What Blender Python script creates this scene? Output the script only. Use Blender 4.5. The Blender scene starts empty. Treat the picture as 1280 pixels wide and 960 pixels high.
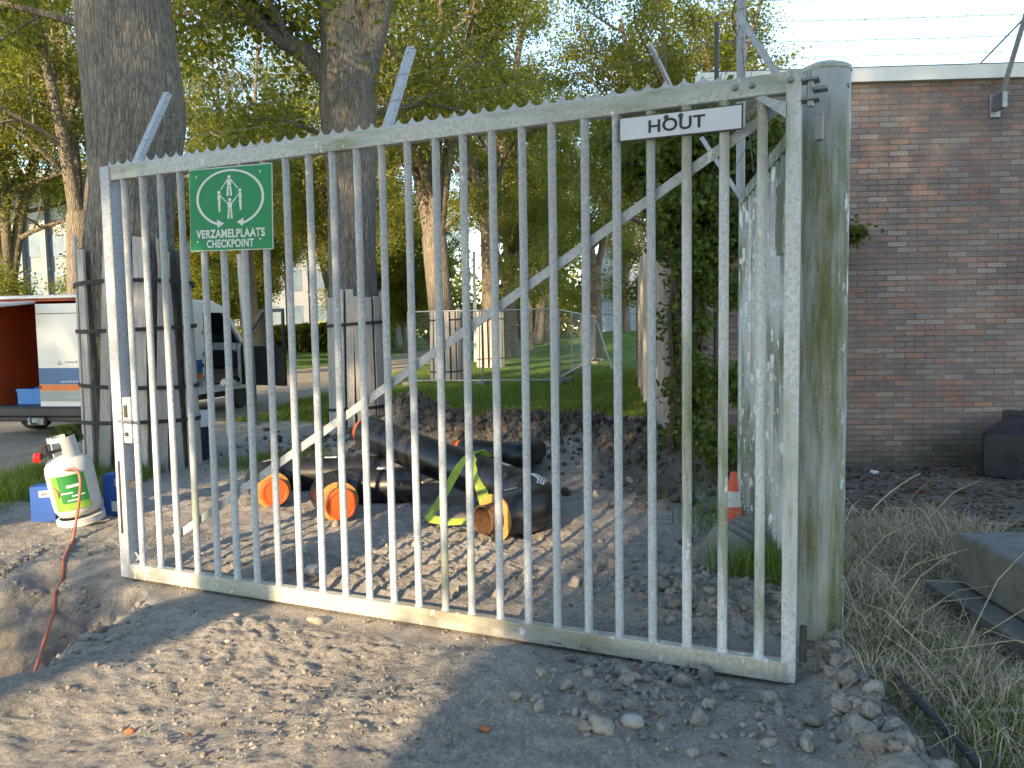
import bpy, math, random
import numpy as np
from mathutils import Vector, Matrix, Quaternion
R = math.radians; PI = math.pi
random.seed(7); rng = np.random.default_rng(7)
sc = bpy.context.scene; col = sc.collection

# ------------------------------------------------------------------ camera
PITCH, ROLL, FPX, CH = R(4.1155), R(-0.9274), 961.0, 1.6
cd = bpy.data.cameras.new('camera'); cam = bpy.data.objects.new('camera', cd); col.objects.link(cam)
cd.sensor_width = 36; cd.lens = 36*FPX/1280; cd.clip_start = .05; cd.clip_end = 2000
CR = Matrix.Rotation(PI/2-PITCH, 3, 'X') @ Matrix.Rotation(ROLL, 3, 'Z')
cam.matrix_world = Matrix.Translation((0, 0, CH)) @ CR.to_4x4()
sc.camera = cam

# ------------------------------------------------------------------ sky, sun, exposure
SUN_EL, SUN_AZ = R(19), R(25)          # light travels towards +Y, turned 25 degrees to +X
w = bpy.data.worlds.new('World'); sc.world = w; w.use_nodes = True
nt = w.node_tree; nt.nodes.clear()
sky = nt.nodes.new('ShaderNodeTexSky'); sky.sky_type = 'NISHITA'; sky.sun_disc = False
sky.sun_elevation = SUN_EL; sky.sun_rotation = PI+SUN_AZ; sky.air_density = 1.0; sky.dust_density = 0.15; sky.ozone_density = 2.0
bg = nt.nodes.new('ShaderNodeBackground'); bg.inputs[1].default_value = .15
wo = nt.nodes.new('ShaderNodeOutputWorld')
nt.links.new(sky.outputs[0], bg.inputs[0]); nt.links.new(bg.outputs[0], wo.inputs[0])
sl = bpy.data.lights.new('sun', 'SUN'); sl.energy = 3.3; sl.angle = R(.55); sl.color = (1, .80, .56)
so = bpy.data.objects.new('sun', sl); col.objects.link(so)
sd = Vector((math.sin(SUN_AZ)*math.cos(SUN_EL), math.cos(SUN_AZ)*math.cos(SUN_EL), -math.sin(SUN_EL)))
so.rotation_euler = sd.to_track_quat('-Z', 'Y').to_euler(); so.location = (-10, -20, 15)
sc.view_settings.view_transform = 'Standard'; sc.view_settings.look = 'None'
sc.view_settings.exposure = 1.80; sc.view_settings.use_white_balance = True; sc.view_settings.white_balance_temperature = 7400;  sc.view_settings.gamma = 1; sc.view_settings.use_curve_mapping = False
sc.render.engine = 'CYCLES'
sc.cycles.max_bounces = 8; sc.cycles.diffuse_bounces = 4; sc.cycles.transparent_max_bounces = 8

# ------------------------------------------------------------------ helpers
def ray(px, py): return CR @ Vector(((px-640)/FPX, -(py-480)/FPX, -1))
def gnd(px, py, z=0.):
    d = ray(px, py); t = (z-CH)/d.z; return Vector((d.x*t, d.y*t, z))
def atY(px, py, Y):
    d = ray(px, py); t = Y/d.y; return Vector((d.x*t, Y, CH+d.z*t))

def hsh(ix, iy, s):
    h = (ix.astype(np.int64)*374761393 + iy.astype(np.int64)*668265263 + s*1442695041) & 0x7fffffff
    h = ((h ^ (h >> 13))*1274126177) & 0x7fffffff
    return (h ^ (h >> 16)) & 0xffff
def perlin(x, y, s=0):
    x = np.asarray(x, float); y = np.asarray(y, float)
    ix = np.floor(x); iy = np.floor(y); fx = x-ix; fy = y-iy
    u = fx*fx*fx*(fx*(fx*6-15)+10); v = fy*fy*fy*(fy*(fy*6-15)+10)
    def g(a, b):
        t = hsh(ix+a, iy+b, s)*(2*PI/65536); return np.cos(t)*(fx-a)+np.sin(t)*(fy-b)
    return 1.4*((g(0,0)*(1-u)+g(1,0)*u)*(1-v)+(g(0,1)*(1-u)+g(1,1)*u)*v)
def fbm(x, y, o=4, s=0, gain=.5):
    r = 0; a = 1
    for i in range(o): r = r+a*perlin(x*2**i+i*7.3, y*2**i-i*3.1, s+i); a *= gain
    return r
def billow(x, y, o=3, s=0, gain=.5):
    r = 0; a = 1
    for i in range(o): r = r+a*(1-2*np.abs(perlin(x*2**i+i*5.3, y*2**i-i*4.1, s+i))); a *= gain
    return r
def sst(a, b, x):
    t = np.clip((x-a)/(b-a), 0, 1); return t*t*(3-2*t)

def np_mesh(name, V, faces, smooth=False):
    """V (n,3); faces: list of int arrays (m,k)"""
    me = bpy.data.meshes.new(name); V = np.asarray(V, np.float32)
    me.vertices.add(len(V)); me.vertices.foreach_set('co', V.ravel())
    li = np.concatenate([np.asarray(f).ravel() for f in faces]).astype(np.int32)
    tot = np.concatenate([np.full(len(f), f.shape[1], np.int32) for f in faces])
    st = np.concatenate([[0], np.cumsum(tot)[:-1]]).astype(np.int32)
    me.loops.add(len(li)); me.loops.foreach_set('vertex_index', li)
    me.polygons.add(len(tot)); me.polygons.foreach_set('loop_start', st); me.polygons.foreach_set('loop_total', tot)
    if smooth: me.polygons.foreach_set('use_smooth', np.ones(len(tot), bool))
    me.update(calc_edges=True); me.validate(); return me
def link(name, me, m, parent=None, loc=(0, 0, 0)):
    o = bpy.data.objects.new(name, me); col.objects.link(o)
    if m and not me.materials: me.materials.append(m)
    o.location = loc
    if parent: o.parent = parent
    return o
def tag(o, label=None, cat=None, group=None, kind=None):
    if label: o['label'] = label
    if cat: o['category'] = cat
    if group: o['group'] = group
    if kind: o['kind'] = kind
    return o
def empty(name, loc=(0, 0, 0), rz=0, rx=0, ry=0):
    o = bpy.data.objects.new(name, None); col.objects.link(o); o.location = loc; o.rotation_euler = (rx, ry, rz)
    o.empty_display_size = .2; return o
def copy_tree(o, parent=None, world=None):
    c = o.copy(); col.objects.link(c)
    if parent: c.parent = parent
    for ch in [x for x in KIDS(o)]: copy_tree(ch, c)
    return c
def KIDS(o): return [x for x in bpy.data.objects if x.parent == o]

class MB:
    def __init__(s): s.v = []; s.f = []
    def add(s, vs, fs, M=None):
        n = len(s.v)
        for p in vs: s.v.append(tuple(M @ Vector(p)) if M is not None else tuple(p))
        s.f += [tuple(n+i for i in f) for f in fs]; return s
    def box(s, c, d, rot=None, bev=0, M=None):
        x, y, z = [a/2 for a in d]; T = Matrix.Translation(c)
        if rot is not None: T = T @ (rot.to_4x4() if hasattr(rot, 'to_4x4') else rot)
        if M is not None: T = M @ T
        if bev <= 0:
            vs = [(a*x, b*y, e*z) for a in (-1, 1) for b in (-1, 1) for e in (-1, 1)]
            return s.add(vs, [(0,1,3,2),(4,6,7,5),(0,4,5,1),(2,3,7,6),(0,2,6,4),(1,5,7,3)], T)
        b = min(bev, x*.45, y*.45, z*.45)       # chamfered box
        vs = []; idx = {}
        for a in (-1, 1):
            for q in (-1, 1):
                for e in (-1, 1):
                    for k in range(3):
                        p = [a*x, q*y, e*z]; 
                        for j in range(3):
                            if j != k: p[j] -= (a, q, e)[j]*b
                        idx[(a, q, e, k)] = len(vs); vs.append(tuple(p))
        F = []
        for k in range(3):
            o1, o2 = [j for j in range(3) if j != k]
            for sg in (-1, 1):
                fs = []
                for (u, v) in ((-1,-1),(1,-1),(1,1),(-1,1)):
                    t = [0,0,0]; t[k] = sg; t[o1] = u; t[o2] = v; fs.append(idx[(*t, k)])
                F.append(tuple(fs))
        for k in range(3):                       # edges along axis k
            o1, o2 = [j for j in range(3) if j != k]
            for u in (-1, 1):
                for v in (-1, 1):
                    t0 = [0,0,0]; t0[k] = -1; t0[o1] = u; t0[o2] = v; t1 = list(t0); t1[k] = 1
                    F.append((idx[(*t0, o1)], idx[(*t1, o1)], idx[(*t1, o2)], idx[(*t0, o2)]))
        for a in (-1, 1):
            for q in (-1, 1):
                for e in (-1, 1): F.append((idx[(a,q,e,0)], idx[(a,q,e,1)], idx[(a,q,e,2)]))
        return s.add(vs, F, T)
    def tube(s, pts, r, n=10, caps=True, up=None, M=None):
        pts = [Vector(p) for p in pts]; rs = r if hasattr(r, '__len__') else [r]*len(pts)
        t0 = (pts[1]-pts[0]).normalized(); a = t0.orthogonal().normalized() if up is None else Vector(up)
        vs = []; fs = []
        for i, p in enumerate(pts):
            t = (pts[min(i+1, len(pts)-1)]-pts[max(i-1, 0)]).normalized()
            a = (a-t*a.dot(t)).normalized(); b = t.cross(a)
            for k in range(n):
                th = 2*PI*k/n; vs.append(p+(a*math.cos(th)+b*math.sin(th))*rs[i])
        for i in range(len(pts)-1):
            for k in range(n):
                fs.append((i*n+k, i*n+(k+1) % n, (i+1)*n+(k+1) % n, (i+1)*n+k))
        if caps: fs.append(tuple(range(n-1, -1, -1))); fs.append(tuple((len(pts)-1)*n+k for k in range(n)))
        return s.add(vs, fs, M)
    def lathe(s, prof, n=24, M=None, closed=False):
        vs = []; fs = []; m = len(prof)
        for r_, z in prof:
            for k in range(n): vs.append((r_*math.cos(2*PI*k/n), r_*math.sin(2*PI*k/n), z))
        for i in range(m-1 if not closed else m):
            j = (i+1) % m
            for k in range(n): fs.append((i*n+k, i*n+(k+1) % n, j*n+(k+1) % n, j*n+k))
        if not closed:
            fs.append(tuple(range(n-1, -1, -1))); fs.append(tuple((m-1)*n+k for k in range(n)))
        return s.add(vs, fs, M)
    def prism(s, poly, d0, d1, M=None):
        """poly in xz-plane, extruded along y"""
        n = len(poly); vs = [(x, d0, z) for x, z in poly]+[(x, d1, z) for x, z in poly]
        fs = [tuple(range(n)), tuple(range(2*n-1, n-1, -1))]+[(i, n+i, n+(i+1) % n, (i+1) % n) for i in range(n)]
        return s.add(vs, fs, M)
    def ribbon(s, pts, wd, width, th=.004, M=None):
        pts = [Vector(p) for p in pts]; wds = [Vector(q).normalized() for q in wd]; vs = []; fs = []
        for i, p in enumerate(pts):
            t = (pts[min(i+1, len(pts)-1)]-pts[max(i-1, 0)]).normalized(); q = wds[i]; nn = t.cross(q).normalized()
            vs += [p-q*width/2-nn*th/2, p+q*width/2-nn*th/2, p+q*width/2+nn*th/2, p-q*width/2+nn*th/2]
        for i in range(len(pts)-1):
            for k in range(4): fs.append((4*i+k, 4*i+(k+1) % 4, 4*i+4+(k+1) % 4, 4*i+4+k))
        fs.append((3,2,1,0)); m = 4*(len(pts)-1); fs.append((m, m+1, m+2, m+3))
        return s.add(vs, fs, M)
    def build(s, name, m, parent=None, smooth=False, world=False, loc=None, angle=40):
        off = Vector((0, 0, 0))
        if world and parent: off = parent.location
        if loc is not None: off = Vector(loc)
        me = bpy.data.meshes.new(name); me.from_pydata([(v[0]-off.x, v[1]-off.y, v[2]-off.z) for v in s.v], [], s.f)
        me.update()
        import bmesh
        bm = bmesh.new(); bm.from_mesh(me); bmesh.ops.recalc_face_normals(bm, faces=bm.faces); bm.to_mesh(me); bm.free()
        if smooth:
            me.polygons.foreach_set('use_smooth', [True]*len(me.polygons)); me.set_sharp_from_angle(angle=R(angle))
        me.materials.append(m)
        o = link(name, me, None, parent)
        if loc is not None: o.location = loc
        return o

# ------------------------------------------------------------------ materials
def nodes(name):
    m = bpy.data.materials.new(name); m.use_nodes = True; t = m.node_tree
    return m, t, t.nodes['Principled BSDF'], t.nodes, t.links
def ramp(N, stops, interp='LINEAR'):
    r = N.new('ShaderNodeValToRGB'); e = r.color_ramp.elements; r.color_ramp.interpolation = interp
    while len(e) < len(stops): e.new(.5)
    for i, (p, c) in enumerate(stops):
        e[i].position = p; e[i].color = (*c, 1) if len(c) == 3 else c
    return r
def noise(N, L, vec, scale, detail=5, rough=.6, dist=0):
    n = N.new('ShaderNodeTexNoise'); n.inputs['Scale'].default_value = scale; n.inputs['Detail'].default_value = detail
    n.inputs['Roughness'].default_value = rough; n.inputs['Distortion'].default_value = dist
    if vec is not None: L.new(vec, n.inputs['Vector'])
    return n
def coord(N, L, out='Object', scale=(1, 1, 1), rot=(0, 0, 0)):
    c = N.new('ShaderNodeTexCoord'); mp = N.new('ShaderNodeMapping'); L.new(c.outputs[out], mp.inputs[0])
    mp.inputs['Scale'].default_value = scale; mp.inputs['Rotation'].default_value = rot; return mp.outputs[0]
def mix(N, L, fac, a, b, mode='MIX'):
    m = N.new('ShaderNodeMix'); m.data_type = 'RGBA'; m.blend_type = mode
    for sock, v in ((m.inputs[0], fac), (m.inputs[6], a), (m.inputs[7], b)):
        if hasattr(v, 'links'): L.new(v, sock)
        elif isinstance(v, (int, float)): sock.default_value = v
        else: sock.default_value = (*v, 1)
    return m.outputs[2]
def math_(N, L, op, a, b=None, clamp=False):
    m = N.new('ShaderNodeMath'); m.operation = op; m.use_clamp = clamp
    for i, v in enumerate((a, b)):
        if v is None: continue
        if hasattr(v, 'links'): L.new(v, m.inputs[i])
        else: m.inputs[i].default_value = v
    return m.outputs[0]
def bump(N, L, b, h, dist=.01, strength=.6):
    n = N.new('ShaderNodeBump'); n.inputs['Strength'].default_value = strength; n.inputs['Distance'].default_value = dist
    L.new(h, n.inputs['Height']); L.new(n.outputs[0], b.inputs['Normal']); return n
def simple(name, c1, c2=None, rough=.6, metal=0, scale=8, bdist=.002, stretch=(1, 1, 1), bs=.4, spec=None, dirt=None, dirt_amt=.5):
    m, t, b, N, L = nodes(name); c2 = c2 or tuple(x*.75 for x in c1)
    v = coord(N, L, 'Object', stretch); n = noise(N, L, v, scale); r = ramp(N, [(.3, c1), (.7, c2)]); L.new(n.outputs[0], r.inputs[0])
    out = r.outputs[0]
    if dirt:
        n2 = noise(N, L, coord(N, L, 'Object'), scale*.6, 8, .7); r2 = ramp(N, [(.62-dirt_amt*.3, (0, 0, 0)), (.78-dirt_amt*.2, (1, 1, 1))]); L.new(n2.outputs[0], r2.inputs[0])
        out = mix(N, L, r2.outputs[0], out, dirt)
    L.new(out, b.inputs['Base Color']); b.inputs['Roughness'].default_value = rough; b.inputs['Metallic'].default_value = metal
    if bdist: 
        n3 = noise(N, L, v, scale*3); bump(N, L, b, n3.outputs[0], bdist, bs)
    return m
MT = {}
# --- ground
def ground_mat():
    m, t, b, N, L = nodes('ground_soil'); v = coord(N, L)
    n1 = noise(N, L, v, .9, 6, .6); n2 = noise(N, L, v, 9, 8, .7); n3 = noise(N, L, v, 70, 6, .75); n4 = noise(N, L, v, 300, 3, .7)
    r1 = ramp(N, [(.25, (.34, .31, .27)), (.5, (.44, .40, .35)), (.75, (.54, .495, .435))]); L.new(n1.outputs[0], r1.inputs[0])
    r2 = ramp(N, [(.3, (.62, .60, .58)), (.5, (.95, .95, .95)), (.75, (1.15, 1.13, 1.10))]); L.new(n2.outputs[0], r2.inputs[0])
    c = mix(N, L, .85, r1.outputs[0], r2.outputs[0], 'MULTIPLY')
    r3 = ramp(N, [(.34, (.42, .40, .38)), (.48, (.95, .95, .95)), (.66, (1.28, 1.27, 1.25))]); L.new(n3.outputs[0], r3.inputs[0])
    c = mix(N, L, .7, c, r3.outputs[0], 'MULTIPLY')
    aw = N.new('ShaderNodeAttribute'); aw.attribute_name = 'dark_soil'
    cw = mix(N, L, r2.outputs[0], (.06, .052, .044), (.17, .145, .12)); c = mix(N, L, aw.outputs['Fac'], c, cw)
    ap = N.new('ShaderNodeAttribute'); ap.attribute_name = 'sand'
    cs = mix(N, L, n2.outputs[0], (.20, .17, .13), (.42, .36, .27)); c = mix(N, L, ap.outputs['Fac'], c, cs)
    ag = N.new('ShaderNodeAttribute'); ag.attribute_name = 'grass'
    rg = ramp(N, [(.3, (.065, .11, .02)), (.55, (.13, .21, .035)), (.8, (.21, .26, .06))]); 
    ng = noise(N, L, v, 25, 8, .8); L.new(ng.outputs[0], rg.inputs[0]); rb = ramp(N, [(.35, (.6, .6, .6)), (.7, (1.3, 1.3, 1.3))]); nb = noise(N, L, v, .7, 3); L.new(nb.outputs[0], rb.inputs[0])
    cg = mix(N, L, 1, rg.outputs[0], rb.outputs[0], 'MULTIPLY')
    gf = math_(N, L, 'MULTIPLY', math_(N, L, 'SUBTRACT', math_(N, L, 'ADD', ag.outputs['Fac'], math_(N, L, 'MULTIPLY', ng.outputs[0], .6)), .7), 4, True)
    c = mix(N, L, gf, c, cg); L.new(c, b.inputs['Base Color']); b.inputs['Roughness'].default_value = .95; b.inputs['Specular IOR Level'].default_value = .2
    vo = N.new('ShaderNodeTexVoronoi'); vo.inputs['Scale'].default_value = 42; vo.inputs['Randomness'].default_value = 1; wv = N.new('ShaderNodeVectorMath'); wv.operation = 'MULTIPLY_ADD'
    L.new(n3.outputs['Color'], wv.inputs[0]); wv.inputs[1].default_value = (.03, .03, .03); L.new(v, wv.inputs[2]); L.new(wv.outputs[0], vo.inputs['Vector'])
    n5 = noise(N, L, v, 2.2, 5, .6); cl = ramp(N, [(.42, (.15, .15, .15)), (.62, (1, 1, 1))]); L.new(n5.outputs[0], cl.inputs[0])
    hv = math_(N, L, 'MULTIPLY', math_(N, L, 'MULTIPLY', math_(N, L, 'SUBTRACT', .8, vo.outputs['Distance']), .55), cl.outputs[0])
    h = math_(N, L, 'ADD', math_(N, L, 'ADD', math_(N, L, 'MULTIPLY', n2.outputs[0], .7), hv), math_(N, L, 'ADD', math_(N, L, 'MULTIPLY', n3.outputs[0], .60), math_(N, L, 'MULTIPLY', n4.outputs[0], .22)))
    bump(N, L, b, h, .030, 1.0); return m
MT['ground'] = ground_mat()
def clod_mat(name, a, bb):
    m, t, b, N, L = nodes(name); v = coord(N, L); g = N.new('ShaderNodeNewGeometry')
    r = ramp(N, [(0, a), (1, bb)]); L.new(g.outputs['Random Per Island'], r.inputs[0]); n = noise(N, L, v, 60, 6, .7)
    rr = ramp(N, [(.3, (.55, .55, .55)), (.7, (1.2, 1.2, 1.2))]); L.new(n.outputs[0], rr.inputs[0])
    L.new(mix(N, L, 1, r.outputs[0], rr.outputs[0], 'MULTIPLY'), b.inputs['Base Color']); b.inputs['Roughness'].default_value = .95
    b.inputs['Specular IOR Level'].default_value = .2
    bump(N, L, b, n.outputs[0], .012, .9); return m
MT['clod'] = clod_mat('clod', (.28, .25, .215), (.44, .395, .34)); MT['clod_dark'] = clod_mat('clod_dark', (.07, .060, .050), (.20, .165, .13))
def leaf_mat(name, stops, trans=.45, tcol=(.50, .50, .06)):
    m, t, b, N, L = nodes(name); g = N.new('ShaderNodeNewGeometry'); r = ramp(N, stops); L.new(g.outputs['Random Per Island'], r.inputs[0])
    L.new(r.outputs[0], b.inputs['Base Color']); b.inputs['Roughness'].default_value = .5; b.inputs['Specular IOR Level'].default_value = .35
    tr = N.new('ShaderNodeBsdfTranslucent'); L.new(mix(N, L, .55, r.outputs[0], tcol), tr.inputs[0])
    mx = N.new('ShaderNodeMixShader'); mx.inputs[0].default_value = trans; L.new(b.outputs[0], mx.inputs[1]); L.new(tr.outputs[0], mx.inputs[2])
    L.new(mx.outputs[0], N['Material Output'].inputs[0]); return m
MT['leaf'] = leaf_mat('tree_leaf', [(0, (.06, .085, .014)), (.5, (.13, .16, .022)), (.85, (.23, .23, .035)), (1, (.33, .29, .05))], .52)
MT['ivy'] = leaf_mat('ivy_leaf', [(0, (.030, .055, .014)), (.6, (.065, .11, .022)), (1, (.15, .19, .04))], .35)
MT['grass'] = leaf_mat('grass_blade', [(0, (.055, .11, .018)), (.6, (.12, .21, .032)), (1, (.21, .25, .055))], .35)
MT['dry'] = leaf_mat('dry_grass', [(0, (.34, .27, .17)), (.5, (.52, .43, .28)), (1, (.68, .58, .40))], .2, (.35, .28, .18))
MT['litter'] = leaf_mat('dead_leaf', [(0, (.05, .03, .018)), (.6, (.13, .075, .04)), (1, (.30, .21, .13))], .1, (.3, .2, .1))
def bark_mat(name, a, bb, moss=0.25, sc_=1.):
    m, t, b, N, L = nodes(name); v = coord(N, L, 'Object', (9*sc_, 9*sc_, 1.7*sc_)); n = noise(N, L, v, 1.6, 8, .72, .6)
    vo = N.new('ShaderNodeTexVoronoi'); vo.feature = 'DISTANCE_TO_EDGE'; vo.inputs['Scale'].default_value = 2.2; L.new(v, vo.inputs[0])
    r = ramp(N, [(.3, a), (.7, bb)]); L.new(n.outputs[0], r.inputs[0]); rv = ramp(N, [(0, (.45, .43, .42)), (.16, (1, 1, 1))]); L.new(vo.outputs[0], rv.inputs[0])
    c = mix(N, L, .75, r.outputs[0], rv.outputs[0], 'MULTIPLY')
    n2 = noise(N, L, coord(N, L), 2.5, 5); r2 = ramp(N, [(.52, (0, 0, 0)), (.72, (moss, moss, moss))]); L.new(n2.outputs[0], r2.inputs[0])
    c = mix(N, L, r2.outputs[0], c, (.10, .11, .04)); L.new(c, b.inputs['Base Color']); b.inputs['Roughness'].default_value = .95
    h = math_(N, L, 'ADD', n.outputs[0], math_(N, L, 'MULTIPLY', math_(N, L, 'MINIMUM', vo.outputs[0], .25), 2.5)); bump(N, L, b, h, .025, .9); return m
MT['bark'] = bark_mat('bark', (.12, .098, .075), (.30, .25, .19))
MT['bark_near'] = bark_mat('rough_grey_bark', (.14, .122, .105), (.34, .31, .27), .10, 1.5)
def paint_mat(name, base=(.62, .65, .68), algae=.45, vertical=True, chips=.25, rough=.45, alg=(.16, .19, .055), grey=(.36, .37, .33)):
    m, t, b, N, L = nodes(name); v = coord(N, L); vs_ = coord(N, L, 'Object', (5, 5, .7) if vertical else (1.2, 5, 5))
    n1 = noise(N, L, vs_, 1.5, 7, .7); n2 = noise(N, L, v, 55, 6, .7); n3 = noise(N, L, v, 14, 8, .75); nb = noise(N, L, v, .9, 3, .5)
    f = math_(N, L, 'ADD', math_(N, L, 'MULTIPLY', n1.outputs[0], .9), math_(N, L, 'MULTIPLY', math_(N, L, 'SUBTRACT', n2.outputs[0], .5), .45))
    f = math_(N, L, 'ADD', f, math_(N, L, 'MULTIPLY', math_(N, L, 'SUBTRACT', nb.outputs[0], .5), .9))
    lo = .78-algae*.62
    r = ramp(N, [(lo, (0, 0, 0)), (lo+.18, (1, 1, 1))]); L.new(f, r.inputs[0])
    n5 = noise(N, L, coord(N, L, 'Object', (7, 7, .5) if vertical else (1, 5, 5)), 1.3, 7, .72); ra = ramp(N, [(.40, grey), (.56, alg)]); L.new(math_(N, L, 'ADD', n5.outputs[0], math_(N, L, 'MULTIPLY', math_(N, L, 'SUBTRACT', n3.outputs[0], .5), .35)), ra.inputs[0])
    c = mix(N, L, math_(N, L, 'MULTIPLY', r.outputs[0], .85), base, ra.outputs[0])
    rd = ramp(N, [(.34, (.55, .54, .50)), (.6, (1, 1, 1))]); L.new(n2.outputs[0], rd.inputs[0]); c = mix(N, L, .8, c, rd.outputs[0], 'MULTIPLY')
    rc = ramp(N, [(.66-chips*.2, (0, 0, 0)), (.69-chips*.2, (1, 1, 1))]); nc = noise(N, L, coord(N, L, 'Object', (2, 2, .9)), 7, 9, .7); L.new(nc.outputs[0], rc.inputs[0])
    c = mix(N, L, math_(N, L, 'MULTIPLY', rc.outputs[0], .9), c, (.78, .80, .80)); L.new(c, b.inputs['Base Color']); b.inputs['Roughness'].default_value = rough
    b.inputs['Specular IOR Level'].default_value = .4
    bump(N, L, b, math_(N, L, 'ADD', n2.outputs[0], rc.outputs[0]), .0012, .6); return m
MT['bar'] = paint_mat('weathered_white_paint', base=(.46, .50, .55), algae=.33, chips=.1)
MT['bar_green'] = paint_mat('algae_stained_paint', algae=.62, chips=.2)
MT['rail'] = paint_mat('weathered_rail_paint', base=(.50, .53, .52), algae=.50, vertical=False, chips=.15)
MT['rail_low'] = paint_mat('mud_stained_rail_paint', base=(.52, .50, .44), algae=.55, vertical=False, chips=.3, alg=(.30, .27, .18), grey=(.34, .32, .26))
MT['clean'] = paint_mat('clean_galvanised_paint', base=(.44, .48, .54), algae=.15, chips=0)
def post_mat():
    m, t, b, N, L = nodes('algae_covered_post_paint'); v = coord(N, L); sx = N.new('ShaderNodeSeparateXYZ'); L.new(v, sx.inputs[0])
    st = noise(N, L, coord(N, L, 'Object', (8, 8, .7)), 1.6, 9, .74); fine = noise(N, L, v, 70, 7, .75); mid = noise(N, L, coord(N, L, 'Object', (2, 2, .6)), 9, 8, .7); lo = noise(N, L, coord(N, L, 'Object', (1, 1, .5)), 3, 3)
    f = math_(N, L, 'ADD', math_(N, L, 'ADD', math_(N, L, 'MULTIPLY', st.outputs[0], .8), math_(N, L, 'MULTIPLY', fine.outputs[0], .42)), math_(N, L, 'MULTIPLY', lo.outputs[0], .35))
    r = ramp(N, [(.60, (.44, .48, .51)), (.74, (.29, .31, .29)), (.83, (.155, .175, .09)), (.91, (.085, .105, .025)), (.98, (.14, .155, .045))]); L.new(f, r.inputs[0])
    r2 = ramp(N, [(.35, (.62, .62, .60)), (.6, (1.1, 1.1, 1.1))]); L.new(fine.outputs[0], r2.inputs[0]); c = mix(N, L, .8, r.outputs[0], r2.outputs[0], 'MULTIPLY')
    # clean band under the cap, where rain does not run
    zz = math_(N, L, 'ADD', sx.outputs[2], math_(N, L, 'MULTIPLY', mid.outputs[0], .7)); rz_ = ramp(N, [(.0, (0, 0, 0)), (1, (1, 1, 1))]); mz = math_(N, L, 'MULTIPLY', math_(N, L, 'SUBTRACT', zz, 2.82), 3.5, True)
    c = mix(N, L, math_(N, L, 'MULTIPLY', mz, .75), c, (.42, .45, .49))
    # flaking paint on the weather side
    fx = math_(N, L, 'MULTIPLY', math_(N, L, 'SUBTRACT', sx.outputs[0], .02), 1.6); fl = math_(N, L, 'ADD', mid.outputs[0], fx); rc = ramp(N, [(.655, (0, 0, 0)), (.675, (1, 1, 1))]); L.new(fl, rc.inputs[0])
    c = mix(N, L, math_(N, L, 'MULTIPLY', rc.outputs[0], .9), c, (.66, .70, .74)); L.new(c, b.inputs['Base Color']); b.inputs['Roughness'].default_value = .55
    bump(N, L, b, math_(N, L, 'ADD', fine.outputs[0], math_(N, L, 'MULTIPLY', rc.outputs[0], 1.5)), .0015, .7); return m
MT['post'] = post_mat()
MT['leaf2'] = paint_mat('dirty_white_gate_paint', base=(.58, .61, .62), algae=.66, chips=.50, alg=(.085, .105, .03), grey=(.19, .20, .15))
MT['steel'] = simple('dull_steel', (.30, .31, .32), (.20, .21, .22), .45, .6, 30)
MT['darksteel'] = simple('dark_steel', (.05, .05, .055), (.09, .085, .08), .55, .4, 30)
MT['rust'] = simple('rusty_steel', (.11, .055, .03), (.20, .11, .06), .8, .2, 20)
MT['wire'] = simple('barbed_wire_steel', (.20, .20, .20), (.12, .11, .10), .55, .5, 30, 0)
MT['wood'] = None
def wood_mat(name, a, bb, grain=(14, 14, .8)):
    m, t, b, N, L = nodes(name); v = coord(N, L, 'Object', grain); g = N.new('ShaderNodeObjectInfo'); gi = N.new('ShaderNodeNewGeometry')
    va = N.new('ShaderNodeVectorMath'); va.operation = 'ADD'; L.new(v, va.inputs[0]); cb = N.new('ShaderNodeCombineXYZ')
    s_ = math_(N, L, 'ADD', math_(N, L, 'MULTIPLY', g.outputs['Random'], 37), math_(N, L, 'MULTIPLY', gi.outputs['Random Per Island'], 61)); L.new(s_, cb.inputs[0]); L.new(s_, cb.inputs[2]); L.new(cb.outputs[0], va.inputs[1])
    n = noise(N, L, va.outputs[0], 1.5, 7, .7, 1.2); n2 = noise(N, L, va.outputs[0], 7, 5, .7)
    r = ramp(N, [(.3, a), (.7, bb)]); L.new(n.outputs[0], r.inputs[0]); r2 = ramp(N, [(.35, (.6, .58, .56)), (.55, (1, 1, 1))]); L.new(n2.outputs[0], r2.inputs[0])
    c = mix(N, L, .7, r.outputs[0], r2.outputs[0], 'MULTIPLY')
    rr = ramp(N, [(0, (.75, .75, .75)), (1, (1.2, 1.17, 1.12))]); L.new(math_(N, L, 'FRACT', s_), rr.inputs[0]); c = mix(N, L, 1, c, rr.outputs[0], 'MULTIPLY')
    L.new(c, b.inputs['Base Color']); b.inputs['Roughness'].default_value = .85; bump(N, L, b, n2.outputs[0], .004, .7); return m
MT['plank'] = wood_mat('weathered_grey_plank', (.36, .335, .31), (.62, .58, .54))
MT['timber'] = wood_mat('brown_timber', (.15, .105, .075), (.36, .27, .20), (9, 9, .6))
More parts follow.
